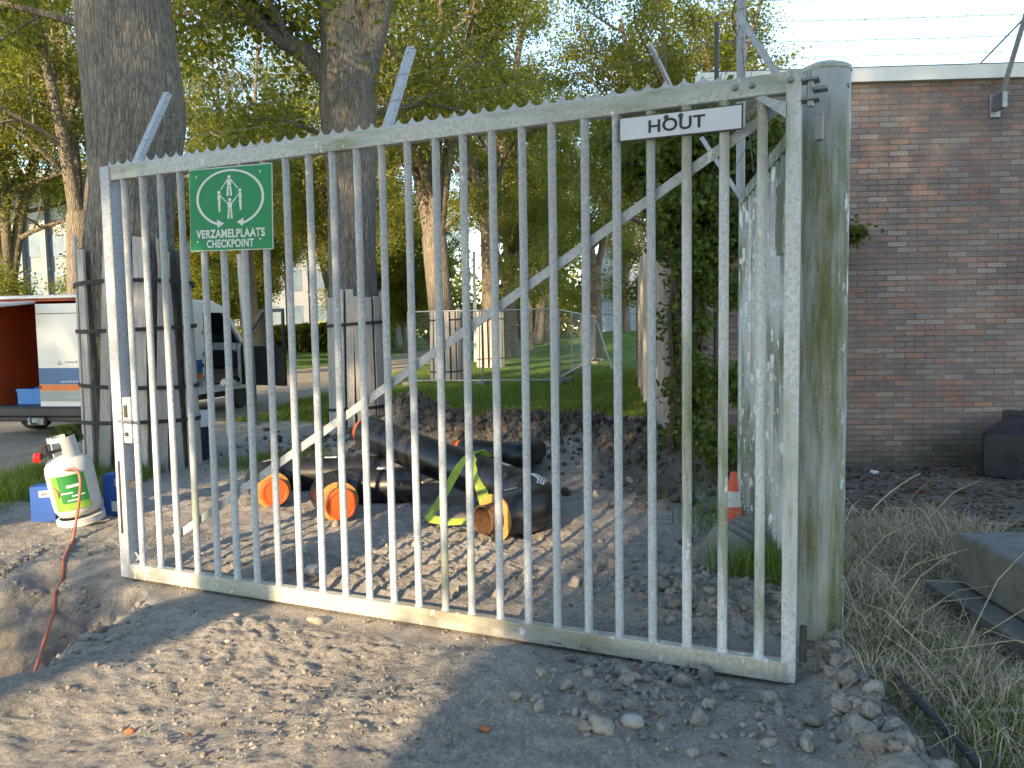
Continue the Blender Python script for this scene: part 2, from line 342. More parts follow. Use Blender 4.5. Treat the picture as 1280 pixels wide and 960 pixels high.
def brick_mat():
    m, t, b, N, L = nodes('brick_wall'); c = N.new('ShaderNodeTexCoord'); sx = N.new('ShaderNodeSeparateXYZ'); L.new(c.outputs['Object'], sx.inputs[0])
    cb = N.new('ShaderNodeCombineXYZ'); L.new(math_(N, L, 'ADD', sx.outputs[0], sx.outputs[1]), cb.inputs[0]); L.new(sx.outputs[2], cb.inputs[1])
    nw = noise(N, L, cb.outputs[0], 6, 2); vm = N.new('ShaderNodeVectorMath'); vm.operation = 'MULTIPLY_ADD'; L.new(nw.outputs['Color'], vm.inputs[0]); vm.inputs[1].default_value = (.012, .008, 0); L.new(cb.outputs[0], vm.inputs[2])
    br = N.new('ShaderNodeTexBrick'); L.new(vm.outputs[0], br.inputs['Vector']); br.inputs['Color1'].default_value = (0, 0, 0, 1); br.inputs['Color2'].default_value = (1, 1, 1, 1)
    br.inputs['Scale'].default_value = 1; br.inputs['Brick Width'].default_value = .213; br.inputs['Row Height'].default_value = .0605; br.inputs['Mortar Size'].default_value = .0060
    br.inputs['Mortar Smooth'].default_value = .35; br.inputs['Mortar'].default_value = (.5, .5, .5, 1)
    rb = ramp(N, [(0, (.15, .128, .13)), (.12, (.235, .175, .155)), (.26, (.185, .155, .15)), (.38, (.30, .165, .13)), (.5, (.21, .175, .165)), (.6, (.17, .145, .145)), (.7, (.31, .275, .255)), (.82, (.225, .18, .165)), (.92, (.34, .20, .15)), (1, (.25, .225, .22))], 'LINEAR')
    L.new(br.outputs['Color'], rb.inputs[0]); n1 = noise(N, L, cb.outputs[0], 45, 7, .75); r1 = ramp(N, [(.3, (.6, .6, .6)), (.7, (1.3, 1.3, 1.3))]); L.new(n1.outputs[0], r1.inputs[0])
    cc = mix(N, L, 1, rb.outputs[0], r1.outputs[0], 'MULTIPLY')
    nm = noise(N, L, cb.outputs[0], 1.2, 4, .6); rm = ramp(N, [(.35, (.10, .088, .082)), (.65, (.20, .175, .155))]); L.new(nm.outputs[0], rm.inputs[0])
    cc = mix(N, L, br.outputs['Fac'], cc, rm.outputs[0]); cc = mix(N, L, 1, cc, (1.22, 1.14, 1.08), 'MULTIPLY')
    n2 = noise(N, L, cb.outputs[0], .8, 6, .65); r2 = ramp(N, [(.38, (.62, .60, .62)), (.62, (1.1, 1.1, 1.08))]); L.new(n2.outputs[0], r2.inputs[0]); cc = mix(N, L, .8, cc, r2.outputs[0], 'MULTIPLY')
    n7 = noise(N, L, cb.outputs[0], 3.5, 8, .7); r7 = ramp(N, [(.40, (0, 0, 0)), (.70, (1, 1, 1))]); L.new(n7.outputs[0], r7.inputs[0]); cc = mix(N, L, math_(N, L, 'MULTIPLY', r7.outputs[0], .45), cc, (.21, .18, .165))
    # darker greenish tone towards the foot of the wall, ragged edge
    zz = math_(N, L, 'ADD', sx.outputs[2], math_(N, L, 'MULTIPLY', n2.outputs[0], .9)); ra = ramp(N, [(.55, (1, 1, 1)), (1.0, (0, 0, 0))]); L.new(zz, ra.inputs[0])
    cc = mix(N, L, math_(N, L, 'MULTIPLY', ra.outputs[0], .55), cc, (.055, .065, .03))
    L.new(cc, b.inputs['Base Color']); b.inputs['Roughness'].default_value = .9
    hh = math_(N, L, 'SUBTRACT', math_(N, L, 'MULTIPLY', n1.outputs[0], .35), br.outputs['Fac']); bump(N, L, b, hh, .016, .9); return m
MT['brick'] = brick_mat()
MT['fascia'] = simple('white_fascia', (.78, .77, .74), (.66, .64, .60), .6, 0, 3)
MT['concrete'] = simple('concrete', (.13, .13, .12), (.21, .21, .195), .9, 0, 9, .004, dirt=(.07, .08, .045), dirt_amt=.35)
MT['paver'] = simple('paver_concrete', (.17, .17, .155), (.25, .245, .22), .9, 0, 12, .004, dirt=(.10, .09, .065), dirt_amt=.4)
MT['pe'] = simple('black_pipe_jacket', (.008, .008, .010), (.018, .018, .021), .32, 0, 7, .001, dirt=(.11, .09, .07), dirt_amt=.25)
MT['foam'] = simple('yellow_insulation_foam', (.46, .27, .07), (.30, .17, .05), .9, 0, 30, .004)
MT['cap'] = simple('orange_plastic_cap', (.62, .11, .022), (.52, .085, .02), .4, 0, 5, .0005, dirt=(.30, .14, .07), dirt_amt=.15)
MT['sticker'] = simple('white_sticker', (.68, .70, .72), (.60, .62, .64), .5, 0, 5, 0)
MT['ink'] = simple('black_ink', (.02, .02, .02), (.03, .03, .03), .6, 0, 5, 0)
MT['lime'] = simple('lime_webbing', (.42, .52, .07), (.30, .38, .06), .85, 0, 12, .002, dirt=(.20, .22, .07), dirt_amt=.4)
MT['green'] = simple('green_sign_face', (.0, .24, .095), (.002, .21, .08), .7, 0, 4, 0)
MT['signwhite'] = simple('sign_white', (.62, .68, .66), (.54, .60, .58), .5, 0, 20, 0)
MT['platewhite'] = simple('plate_white', (.62, .66, .72), (.56, .60, .66), .45, 0, 6, 0, dirt=(.36, .38, .36), dirt_amt=.1)
MT['vanwhite'] = simple('van_white_paint', (.74, .74, .73), (.66, .66, .65), .28, 0, 2, 0)
MT['vanblue'] = simple('van_blue_band', (.03, .12, .30), (.03, .10, .26), .35, 0, 2, 0)
MT['vanorange'] = simple('van_orange_band', (.75, .19, .05), (.68, .16, .05), .35, 0, 2, 0)
MT['vangrey'] = simple('van_grey_band', (.33, .36, .34), (.28, .31, .30), .4, 0, 2, 0)
MT['orange_in'] = simple('orange_lining', (.60, .095, .02), (.42, .06, .018), .6, 0, 2, 0)
MT['rubber'] = simple('black_rubber', (.02, .02, .02), (.035, .034, .032), .75, 0, 15)
MT['blackplastic'] = simple('black_plastic', (.022, .023, .026), (.035, .035, .038), .5, 0, 10)
MT['binblue'] = simple('dark_blue_grey_plastic', (.016, .020, .030), (.026, .030, .040), .38, 0, 6, .0008, dirt=(.07, .065, .06), dirt_amt=.15)
MT['blue'] = simple('blue_cardboard', (.015, .10, .42), (.02, .085, .34), .5, 0, 6, 0)
MT['crateblue'] = simple('blue_crate_plastic', (.02, .22, .62), (.02, .18, .5), .45, 0, 6, 0)
MT['bottle'] = simple('grey_white_cylinder_paint', (.60, .61, .60), (.50, .51, .50), .4, 0, 7, .0008, dirt=(.34, .32, .27), dirt_amt=.2)
MT['lab1'] = simple('green_label', (.10, .30, .05), (.28, .42, .07), .45, 0, 9, 0)
MT['lab2'] = simple('dark_green_label', (.012, .17, .05), (.02, .22, .05), .45, 0, 6, 0)
MT['red'] = simple('red_plastic', (.75, .02, .02), (.6, .02, .02), .4, 0, 6, 0)
MT['hose'] = simple('orange_red_hose', (.52, .13, .07), (.40, .12, .08), .55, 0, 20, .0005, dirt=(.30, .20, .15), dirt_amt=.2)
MT['coneor'] = simple('cone_orange', (.72, .10, .04), (.58, .085, .04), .55, 0, 12, .001, dirt=(.28, .17, .12), dirt_amt=.25)
MT['conew'] = simple('cone_white_sleeve', (.60, .58, .56), (.45, .43, .40), .55, 0, 12, .001, dirt=(.25, .22, .18), dirt_amt=.3)
MT['navy'] = simple('dark_navy_plastic', (.012, .018, .045), (.02, .025, .05), .4, 0, 6, 0)
MT['officewhite'] = simple('office_white', (.22, .25, .29), (.18, .21, .24), .6, 0, 1, 0)
MT['officeglass'] = simple('office_window', (.10, .15, .20), (.16, .22, .28), .15, 0, 1, 0)
MT['yellow'] = simple('yellow_panel', (.60, .55, .06), (.5, .46, .06), .6, 0, 1, 0)
MT['shed'] = simple('blue_grey_cladding', (.22, .27, .32), (.27, .32, .37), .6, 0, 1, 0)
MT['glass'] = simple('dark_van_glass', (.02, .025, .03), (.03, .035, .04), .08, 0, 2, 0)
MT['fencegalv'] = simple('galvanised_fence_steel', (.34, .37, .38), (.26, .28, .29), .45, .3, 20, 0)
MT['brickbit'] = simple('orange_brick_bit', (.42, .14, .06), (.33, .12, .06), .9, 0, 30)
MT['stone'] = simple('pale_stone', (.42, .40, .37), (.33, .31, .28), .85, 0, 20)
MT['root'] = simple('dark_root', (.05, .035, .025), (.09, .065, .045), .9, 0, 20)

# ------------------------------------------------------------------ terrain
def pitmask(x, y):
    wob = .22*perlin(x*1.6, y*1.6, 91)+.10*perlin(x*4, y*4, 92)
    d = np.sqrt(((x+3.7)/1.5)**2+((y-3.95)/1.15)**2)+wob
    return 1-sst(.38, 1.16, d)
def pathmask(x, y):
    c = -8.3+.075*(y-10); hw = 2.7-np.clip((y-14)*.02, 0, .9); return (1-sst(hw-.3, hw+.4, np.abs(x-c)+.35*perlin(x*.7, y*.7, 5)))*sst(6, 8, y)
def H(x, y):
    x = np.asarray(x, float); y = np.asarray(y, float)
    near = np.exp(-np.clip(np.hypot(x, y-5)-6, 0, None)/6)
    rough = 1-pathmask(x, y)*.8
    h = .035*fbm(x*.55, y*.55, 3, 11)
    cl = sst(.0, .5, perlin(x*.45+3, y*.45, 40)+.25*np.exp(-((x-1.0)**2+(y-3.2)**2)/.8))     # cloddy zones
    h = h+near*rough*(.012*billow(x*3.2, y*3.2, 3, 21)+(.005+.010*cl)*billow(x*9, y*9, 3, 31, .6)+(.0035+.004*cl)*billow(x*26, y*26, 2, 33, .6)*(.35+.65*sst(-.2, .4, perlin(x*1.7, y*1.7, 44)))+.0016*perlin(x*38, y*38, 34)+.006*perlin(x*14, y*5, 35))
    # smooth wheel ruts running towards the gate
    u = x*.80-y*.60; h = h-.022*near*np.exp(-((np.mod(u+.3, 1.9)-.95)/.14)**2)*sst(5.2, 4.2, y)
    ridge = np.exp(-((u+2.15+.15*perlin(x, y, 8))/.25)**2)*.10*np.exp(-((y-3.3)/1.1)**2); h = h+ridge
    pm = pitmask(x, y); h = h-1.0*pm+.12*np.exp(-((np.sqrt(((x+3.7)/1.5)**2+((y-3.95)/1.15)**2)-1.2)/.16)**2)*sst(4.0, 3.0, y)*near+pm*(.05*billow(x*3, y*3, 4, 81, .65)+.025*billow(x*11, y*11, 3, 82, .65))
    def mound(cx, cy, rx, ry, hh): return hh*np.exp(-((x-cx)/rx)**2-((y-cy)/ry)**2)
    mo = mound(.2, 11.2, 2.0, .9, .22)+mound(-1.5, 11.0, .6, .6, .30)+mound(1.4, 9.6, .9, .7, .20)+mound(2.0, 8.1, .5, 1.0, .26)
    h = h+mo*(1+.55*billow(x*2.4, y*2.4, 4, 61, .6)*.5)+mo*.35*billow(x*6, y*6, 3, 62, .6)*.5
    h = h+sst(.02, .3, mo)*0
    # ridge of clods beside the round post, then the overgrown verge on the right
    xr = 1.42-.02*(y-2.6)+.12*np.sin(y*2.1); h = h+.09*np.exp(-((x-xr)/.11)**2)*sst(4.3, 3.6, y)
    h = h+.07*sst(1.5, 2.0, x)*sst(8.5, 7, y)-.15*sst(1.9, 2.3, x)*sst(4.9, 4.4, y)
    h = h+.06*np.exp(-((x-1.15)/.5)**2-((y-4.1)/.45)**2)*(1+.8*billow(x*7, y*7, 3, 71))
    gx_, gy_ = x-1.25, y-3.342; al = (gx_*-3.849+gy_*1.688)/4.203; ac = np.abs(gx_*1.688+gy_*3.849)/4.203; gm = (1-sst(.12, .40, ac))*sst(-.1, .1, al)*sst(4.9, 4.3, al)
    h = h-gm*np.clip(h+.02, 0, 1)
    h = h+sst(40, 90, y)*0.3+1.2*np.exp(-((x-9)/5)**2-((y-62)/9)**2)
    return h
def grassmask(x, y):
    g = sst(12.6, 14.2, y+1.2*perlin(x*.8, y*.8, 3))
    g = np.maximum(g, sst(-4.6, -5.4, x)*0+.9*np.exp(-((x+4.9)/.9)**2-((y-8.0)/1.0)**2))
    g = np.maximum(g, .75*np.exp(-((x+5.2)/.8)**2-((y-6.9)/.7)**2))
    g = np.maximum(g, .75*np.exp(-((x+2.9)/1.0)**2-((y-9.4)/1.1)**2))
    g = np.maximum(g, sst(-10.4, -11.2, x))
    g = np.maximum(g, sst(1.45, 1.8, x)*sst(6.2, 5.4, y)*.55)
    g = g*(1-pathmask(x, y))
    g = g*(1-pitmask(x, y)); return np.clip(g, 0, 1)
def hz(x, y): return float(H(np.array([x]), np.array([y]))[0])
def axis(lo, hi, d, a, bnd, g):
    xs = list(np.arange(lo, hi+1e-6, d)); s = d; x = xs[-1]
    while x < bnd: s = min(s*g, 14); x += s; xs.append(x)
    s = d; x = xs[0]; pre = []
    while x > a: s = min(s*g, 14); x -= s; pre.append(x)
    return np.array(pre[::-1]+xs)
xs = axis(-4.2, 2.6, .0125, -260, 260, 1.035); ys = axis(2.35, 5.4, .0125, -90, 420, 1.022)
XX, YY = np.meshgrid(xs, ys); ZZ = H(XX, YY); nx, ny = len(xs), len(ys)
V = np.stack([XX, YY, ZZ], -1).reshape(-1, 3); ii = (np.arange(ny-1)[:, None]*nx+np.arange(nx-1)[None]).ravel()
gme = np_mesh('ground', V, [np.stack([ii, ii+1, ii+nx+1, ii+nx], -1)], True)
def fattr(me, n, vals):
    a = me.attributes.new(n, 'FLOAT', 'POINT'); a.data.foreach_set('value', np.asarray(vals, np.float32).ravel())
gx, gy = XX.ravel(), YY.ravel()
fattr(gme, 'grass', grassmask(gx, gy))
mo = np.exp(-((gx-.2)/2.6)**2-((gy-11.2)/1.7)**2)+np.exp(-((gx-1.9)/.9)**2-((gy-8.2)/1.7)**2)+.5*np.exp(-((gx+1.0)/2)**2-((gy-8)/1.5)**2)
dark_soil = np.clip(sst(.15, .7, mo+.3*fbm(gx*.9, gy*.9, 3, 77))*.95, 0, 1)
dark_soil = np.maximum(dark_soil, sst(1.7, 2.6, gx)*sst(4.5, 6.2, gy)*sst(9, 8.5, gy)*.8)
dark_soil = np.maximum(dark_soil, sst(.5, 1., pitmask(gx, gy))*.75)  # soil colour gets darker towards the bottom of the pit
fattr(gme, 'dark_soil', dark_soil)
fattr(gme, 'sand', np.clip(pathmask(gx, gy)*.8+np.exp(-((gx+5)/1.3)**2-((gy-5.6)/.8)**2)*.5, 0, 1))
tag(link('ground', gme, MT['ground']), kind='structure')

# clods
def ico():
    p = (1+5**.5)/2; v = [(-1,p,0),(1,p,0),(-1,-p,0),(1,-p,0),(0,-1,p),(0,1,p),(0,-1,-p),(0,1,-p),(p,0,-1),(p,0,1),(-p,0,-1),(-p,0,1)]
    f = [(0,11,5),(0,5,1),(0,1,7),(0,7,10),(0,10,11),(1,5,9),(5,11,4),(11,10,2),(10,7,6),(7,1,8),(3,9,4),(3,4,2),(3,2,6),(3,6,8),(3,8,9),(4,9,5),(2,4,11),(6,2,10),(8,6,7),(9,8,1)]
    v = [Vector(a).normalized() for a in v]; c = {}; nf = []
    def mid(a, b):
        k = (min(a, b), max(a, b))
        if k not in c: c[k] = len(v); v.append(((v[a]+v[b])/2).normalized())
        return c[k]
    for a, b, d in f:
        x, y, z = mid(a, b), mid(b, d), mid(d, a); nf += [(a,x,z),(b,y,x),(d,z,y),(x,y,z)]
    return np.array([tuple(a) for a in v]), np.array(nf)
IV, IF = ico()
def clods(name, px, py, size, mat, seat=.25, kind='stuff', zoff=0):
    n = len(px); pz = H(px, py)+zoff; rot = rng.normal(size=(n, 3, 3)); rot = np.linalg.qr(rot)[0]
    base = IV[None]*(1+.27*rng.normal(size=(n, len(IV), 1)).clip(-1.5, 1.5)*.8); sq = np.stack([rng.uniform(.7, 1.25, n), rng.uniform(.7, 1.25, n), rng.uniform(.55, .95, n)], -1)
    V = np.einsum('nvi,nij->nvj', base*sq[:, None], rot)*size[:, None, None]
    V[..., 0] += px[:, None]; V[..., 1] += py[:, None]; V[..., 2] += (pz+size*seat)[:, None]
    F = (IF[None]+(np.arange(n)*len(IV))[:, None, None]).reshape(-1, 3)
    o = link(name, np_mesh(name, V.reshape(-1, 3), [F], False), mat)
    return tag(o, kind=kind) if kind else o
def lognorm(n, med, sig, mx): return np.minimum(med*np.exp(rng.normal(size=n)*sig), mx)
# scattered crumbs over the near dirt
n = 8000; cx = rng.uniform(-4, 2.0, n*3); cy = 2.4+rng.beta(1, 1.6, n*3)*5.5
k = (rng.uniform(size=n*3) < np.clip(.15+.9*sst(0, .7, perlin(cx*.8, cy*.8, 15)), 0, 1)) & (pitmask(cx, cy) < .5); cx, cy = cx[k][:n], cy[k][:n]
clods('soil_crumbs', cx, cy, lognorm(len(cx), .0036, .6, .013), MT['clod'], -.1)
# cloddy patches: before the right end of the gate, beside the post, behind the gate's right end
def cluster(n, c, s): return rng.normal(size=n)*s[0]+c[0], rng.normal(size=n)*s[1]+c[1]
parts = [cluster(420, (.50, 3.25), (.22, .20)), cluster(220, (.95, 2.95), (.35, .15)), cluster(800, (1.0, 4.35), (.36, .36)), cluster(160, (.1, 4.9), (.8, .5)), cluster(120, (.3, 7.2), (.7, .7))]
yy = rng.uniform(2.5, 4.3, 800); parts.append((1.42-.02*(yy-2.6)+.12*np.sin(yy*2.1)+rng.normal(size=800)*.06, yy))
a = np.concatenate([p[0] for p in parts]); b_ = np.concatenate([p[1] for p in parts])
clods('soil_clods', a, b_, lognorm(len(a), .0085, .75, .045), MT['clod'])
parts = [cluster(1500, (.2, 10.8), (1.7, .7)), cluster(500, (1.6, 9.2), (.7, .7)), cluster(400, (2.0, 7.6), (.4, .9)), cluster(500, (-1.5, 10.8), (.8, .6))]
a = np.concatenate([p[0] for p in parts]); b_ = np.concatenate([p[1] for p in parts])
clods('dark_soil_clods', a, b_, lognorm(len(a), .020, .6, .085), MT['clod_dark'])
yy = rng.uniform(2.9, 5.6, 500); aa = -3.7+1.5*np.sqrt(np.clip(1-((yy-3.95)/1.15)**2, .02, 1))*rng.uniform(.75, 1.12, 500)
clods('pit_edge_clods', aa, yy, lognorm(500, .009, .6, .03), MT['clod'])

# grass
def grass(name, px, py, hmin, hmax, wd, mat, lean=.5, droop=.4, zoff=0):
    n = len(px); pz = H(px, py)-.01+zoff; h = rng.uniform(hmin, hmax, n); th = rng.uniform(0, 2*PI, n); ln = rng.uniform(.1, 1, n)*lean*h
    dx, dy = np.cos(th), np.sin(th); ph = th+PI/2+rng.normal(size=n)*.5; wx, wy = np.cos(ph)*wd/2, np.sin(ph)*wd/2
    b = np.stack([px, py, pz], -1); m = b+np.stack([dx*ln*.35, dy*ln*.35, h*.6], -1); t = b+np.stack([dx*ln, dy*ln, h*(1-droop*rng.uniform(0, 1, n)*ln/h)], -1)
    wv = np.stack([wx, wy, np.zeros(n)], -1); V = np.stack([b-wv, b+wv, m+wv*.75, m-wv*.75, t], 1).reshape(-1, 3); i = np.arange(n)*5
    return tag(link(name, np_mesh(name, V, [np.stack([i, i+1, i+2, i+3], -1), np.stack([i+3, i+2, i+4], -1)]), mat), kind='stuff')
def scatter(n, x0, x1, y0, y1, f):
    x = rng.uniform(x0, x1, n); y = rng.uniform(y0, y1, n); k = rng.uniform(size=n) < f(x, y); return x[k], y[k]
x, y = scatter(110000, -5, 4.6, 12, 30, lambda x, y: grassmask(x, y)**2*np.clip(20/y, 0, 1)); grass('lawn_grass', x, y, .05, .11, .010, MT['grass'])
x, y = scatter(30000, -6.2, -1.8, 6.2, 12, lambda x, y: sst(.35, .8, grassmask(x, y))); grass('rough_grass', x, y, .04, .13, .006, MT['grass'])
x, y = scatter(9000, -5.6, -4.0, 7.3, 8.9, lambda x, y: .6+0*x); grass('tree_foot_grass', x, y, .08, .24, .007, MT['grass'])
x, y = cluster(1500, (1.62, 4.62), (.15, .15)); grass('grass_tuft', x, y, .08, .27, .010, MT['grass'], .7)
x, y = cluster(600, (1.75, 6.1), (.2, .6)); grass('fence_foot_grass', x, y, .05, .18, .009, MT['grass'], .7)
vf = lambda x, y: sst(1.48, 1.72, x+.1*perlin(x*3, y*3, 5))*sst(6.0, 5.0, y)*(.35+.65*sst(-.3, .3, perlin(x*2, y*2, 9)))
x, y = scatter(52000, 1.4, 3.3, 2.2, 6, vf); grass('dry_verge_grass', x, y, .05, .21, .005, MT['dry'], 2.2, 1.0)
x, y = scatter(8000, 1.35, 3.0, 2.2, 5.2, lambda x, y: sst(1.45, 1.7, x)*sst(3.9, 3.0, y+.4*perlin(x*3, y*3, 51))+.25*sst(1.5, 1.7, x)); grass('green_verge_grass', x, y, .05, .17, .0065, MT['grass'], 1.1, .7)
# long dead stalks
mb = MB()
for i in range(90):
    x, y = random.uniform(1.65, 3.0), random.uniform(2.9, 5.6); z = hz(x, y); th = random.uniform(0, 2*PI); l = random.uniform(.25, .75); e = random.uniform(.05, .7)
    p0 = Vector((x, y, z+random.uniform(0, .1))); p2 = p0+Vector((math.cos(th)*l*math.cos(e), math.sin(th)*l*math.cos(e), l*math.sin(e))); p1 = (p0+p2)/2+Vector((0, 0, .12*l))
    mb.tube([p0, p1, p2], [.0028, .0022, .001], 4, False)
tag(mb.build('dead_stalks', MT['dry']), kind='stuff')
def _none(): pass
def leafcards(name, C, L_, W_, mat, up=.0, parent=None, kind=None, fold=.25):
    n = len(C); nrm = rng.normal(size=(n, 3)); nrm[:, 2] += up; nrm /= np.linalg.norm(nrm, axis=1)[:, None]
    t = np.cross(nrm, rng.normal(size=(n, 3))); t /= np.linalg.norm(t, axis=1)[:, None]+1e-9; b = np.cross(nrm, t)
    s = rng.uniform(.65, 1.25, n)[:, None]; l = t*L_*s/2; w_ = b*W_*s/2
    V = np.stack([C-l, C+w_-nrm*s*L_*fold*.3-l*.1, C+l, C-w_-nrm*s*L_*fold*.3-l*.1], 1).reshape(-1, 3); i = np.arange(n)*4
    me = np_mesh(name, V, [np.stack([i, i+1, i+2, i+3], -1)]); 
    if parent is False: return me
    o = link(name, me, mat, parent); return tag(o, kind=kind) if kind else o
x, y = scatter(420, -3.5, 2.2, 2.4, 8, lambda x, y: .5+0*x); leafcards('fallen_leaves', np.stack([x, y, H(x, y)+.008], -1), .035, .022, MT['litter'], 4, kind='stuff')
x, y = scatter(500, -4.2, 1.6, 2.5, 7.5, lambda x, y: sst(.1, .6, perlin(x*.9+4, y*.9, 71))); grass('sprouting_grass', x, y, .02, .06, .003, MT['grass'], .8)
x, y = scatter(9000, 1.8, 7, 5.2, 8.4, lambda x, y: .45+.55*perlin(x*2, y*2, 4)); leafcards('leaf_litter', np.stack([x, y, H(x, y)+.012], -1), .06, .035, MT['litter'], 4, kind='stuff')

# ------------------------------------------------------------------ text
def text(body, w_, h_, m, parent, M, name='lettering', off=.0, ext=.0008):
    cu = bpy.data.curves.new('t', 'FONT'); cu.body = body; cu.size = 1; cu.extrude = 0; cu.offset = off; cu.align_x = 'LEFT'; cu.space_character = 1.0+off*2.5
    ob = bpy.data.objects.new('t', cu); col.objects.link(ob); bpy.context.view_layer.update()
    me = bpy.data.meshes.new_from_object(ob.evaluated_get(bpy.context.evaluated_depsgraph_get())); bpy.data.objects.remove(ob)
    n = len(me.vertices); a = np.empty(n*3, np.float32); me.vertices.foreach_get('co', a); a = a.reshape(-1, 3)
    lo, hi = a.min(0), a.max(0); a[:, 0] = ((a[:, 0]-lo[0])/(hi[0]-lo[0])-.5)*w_; a[:, 1] = ((a[:, 1]-lo[1])/(hi[1]-lo[1])-.5)*h_; a[:, 2] = ext
    me.vertices.foreach_set('co', a.ravel()); me.transform(M); me.update(); me.name = name; me.materials.clear(); me.materials.append(m)
    return link(name, me, None, parent)

# ------------------------------------------------------------------ main gate (folds about the round post)
G0 = Vector((1.25, 3.342, 0)); G1 = Vector((-2.599, 5.03, 0)); GL = (G1-G0).length; ZT = 2.674
gu = (G1-G0).normalized(); gv = Vector((-gu.y, gu.x, 0))          # gv points towards the viewer's side
GR = math.atan2(gu.y, gu.x)
def guz(px, py):
    d = ray(px, py); o = Vector((0, 0, CH)); t = (G0-o).dot(gv)/d.dot(gv); p = o+d*t; return (p-G0).dot(gu), p.z
TXT = Matrix(((-1, 0, 0, 0), (0, 0, 1, 0), (0, 1, 0, 0), (0, 0, 0, 1)))    # x->-X, y->Z, z->+Y
gate = empty('metal_bar_gate', G0, GR)
tag(gate, 'wide white painted metal bar gate across the picture, hinged on the round post', 'gate')
MB().box((.03, 0, ZT/2), (.062, .06, ZT-.002), bev=.004).build('stile', MT['bar_green'], gate)
MB().box((GL-.04, -.006, ZT/2), (.082, .085, ZT-.004), bev=.005).build('stile', MT['clean'], gate)
MB().box((GL/2-.004, -.002, ZT-.048), (GL-.07, .052, .088), bev=.004).build('top_rail', MT['rail'], gate)
MB().box((GL/2-.004, .002, .045), (GL-.07, .058, .094), bev=.004).build('bottom_rail', MT['rail_low'], gate)
SP = GL/26
for i in range(1, 26):
    u = i*SP+random.uniform(-.003, .003)-.004*(i > 20); j = random.uniform(-.003, .003)
    mt = MT['bar_green'] if i <= 3 else MT['bar']
    rb = .0205 if i > 3 else .0225
    MB().tube([(u, -.002, .090), (u, -.002, .095), (u, -.002, .103), (u+j*.6, -.002+random.uniform(-.003, .003), 1.2), (u+j, -.002, ZT-.100), (u+j, -.002, ZT-.094), (u+j, -.002, ZT-.088)], [rb+.006, rb+.004, rb, rb, rb, rb+.003, rb+.005], 14).build('bar', mt, gate, True)
u0, z0 = guz(984, 124); u1, z1 = guz(213, 674)
dv = Vector((u1-u0, 0, z1-z0)); ang = math.atan2(dv.z, dv.x)
MB().box(((u0+u1)/2, -.032, (z0+z1)/2), (dv.length, .010, .045), Matrix.Rotation(-ang, 4, 'Y')).build('diagonal_brace', MT['bar'], gate)
MB().tube([(GL-.08, -.02, .10), (GL-.17, -.02, .19)], .008, 6).tube([(GL-.08, -.02, .16), (GL-.13, -.02, .10)], .008, 6).build('corner_stay', MT['clean'], gate)
# gusset under the top rail at the hinge side
MB().prism([(.06, ZT-.20), (.06, ZT-.135), (.145, ZT-.10), (.19, ZT-.10)], .029, .035).tube([(.09, .034, ZT-.132), (.09, .040, ZT-.132)], .006, 8).build('gusset', MT['bar'], gate)
for u in (.045, .20, .27):
    mb = MB(); mb.lathe([(.0, .012), (.009, .010), (.014, .004), (.015, 0)], 12, Matrix.Translation((u, .0235 if u > .1 else .032, ZT-.045)) @ Matrix.Rotation(-PI/2, 4, 'X')); mb.build('bolt', MT['steel'], gate, True)
# scalloped anti climb strip along the top rail
mb = MB(); pts = []; n = int((GL-.34)/.083)
for i in range(n):
    for k in range(6):
        s_ = k/6; pts.append((.33+(i+s_)*.083, .004+.030*abs(2*s_-1)**2.6))
pts.append((.33+n*.083, .034)); nn = len(pts)
vs = [(u, yy_, ZT+z) for yy_ in (.006, .010) for u, z in pts]+[(u, yy_, ZT-.01) for yy_ in (.006, .010) for u, z in pts]
fs = []
for i in range(nn-1):
    fs += [(i, i+1, 2*nn+i+1, 2*nn+i), (nn+i, 3*nn+i, 3*nn+i+1, nn+i+1), (i, nn+i, nn+i+1, i+1)]
mb.add(vs, fs).build('scalloped_strip', MT['bar'], gate)
def arm(u, lean=.30, up_=.52, wd=.045, parent=None, m=None, z=ZT, side=-1):
    a = Vector((u, 0, z-.03)); b = Vector((u, side*lean, z+up_)); d = (b-a).normalized(); c = (a+b)/2; l = (b-a).length
    rot = d.to_track_quat('Z', 'X').to_matrix(); o = Vector(d.cross(Vector((1, 0, 0))))
    mb = MB(); mb.box(c, (.006, wd, l), rot) ; 
    rx = Matrix.Rotation(side*-1*-math.atan2(lean, up_+.03), 4, 'X')
    mb = MB(); T = Matrix.Translation(a) @ Matrix.Rotation(-side*math.atan2(lean, up_+.03), 4, 'X')
    mb.box((0, 0, l/2), (wd, .006, l), None, 0, T); mb.box((-wd/2+.003, side*.018, l/2), (.006, .030, l), None, 0, T)
    mb.tube([T @ Vector((0, -side*.003, l-.05)), T @ Vector((0, -side*.010, l-.05))], .007, 6)
    return mb.build('barbed_wire_arm', m or MT['clean'], parent), T, l
ua, _ = guz(164, 203); um, _ = guz(479, 158)
ends = []
for u in (ua, um):
    o, T, l = arm(u, parent=gate); ends.append([T @ Vector((0, .004, l*k)) for k in (.36, .66, .96)])
T = Matrix.Translation((.15, 0, ZT)) @ Matrix.Rotation(math.atan2(.30, .55), 4, 'X')
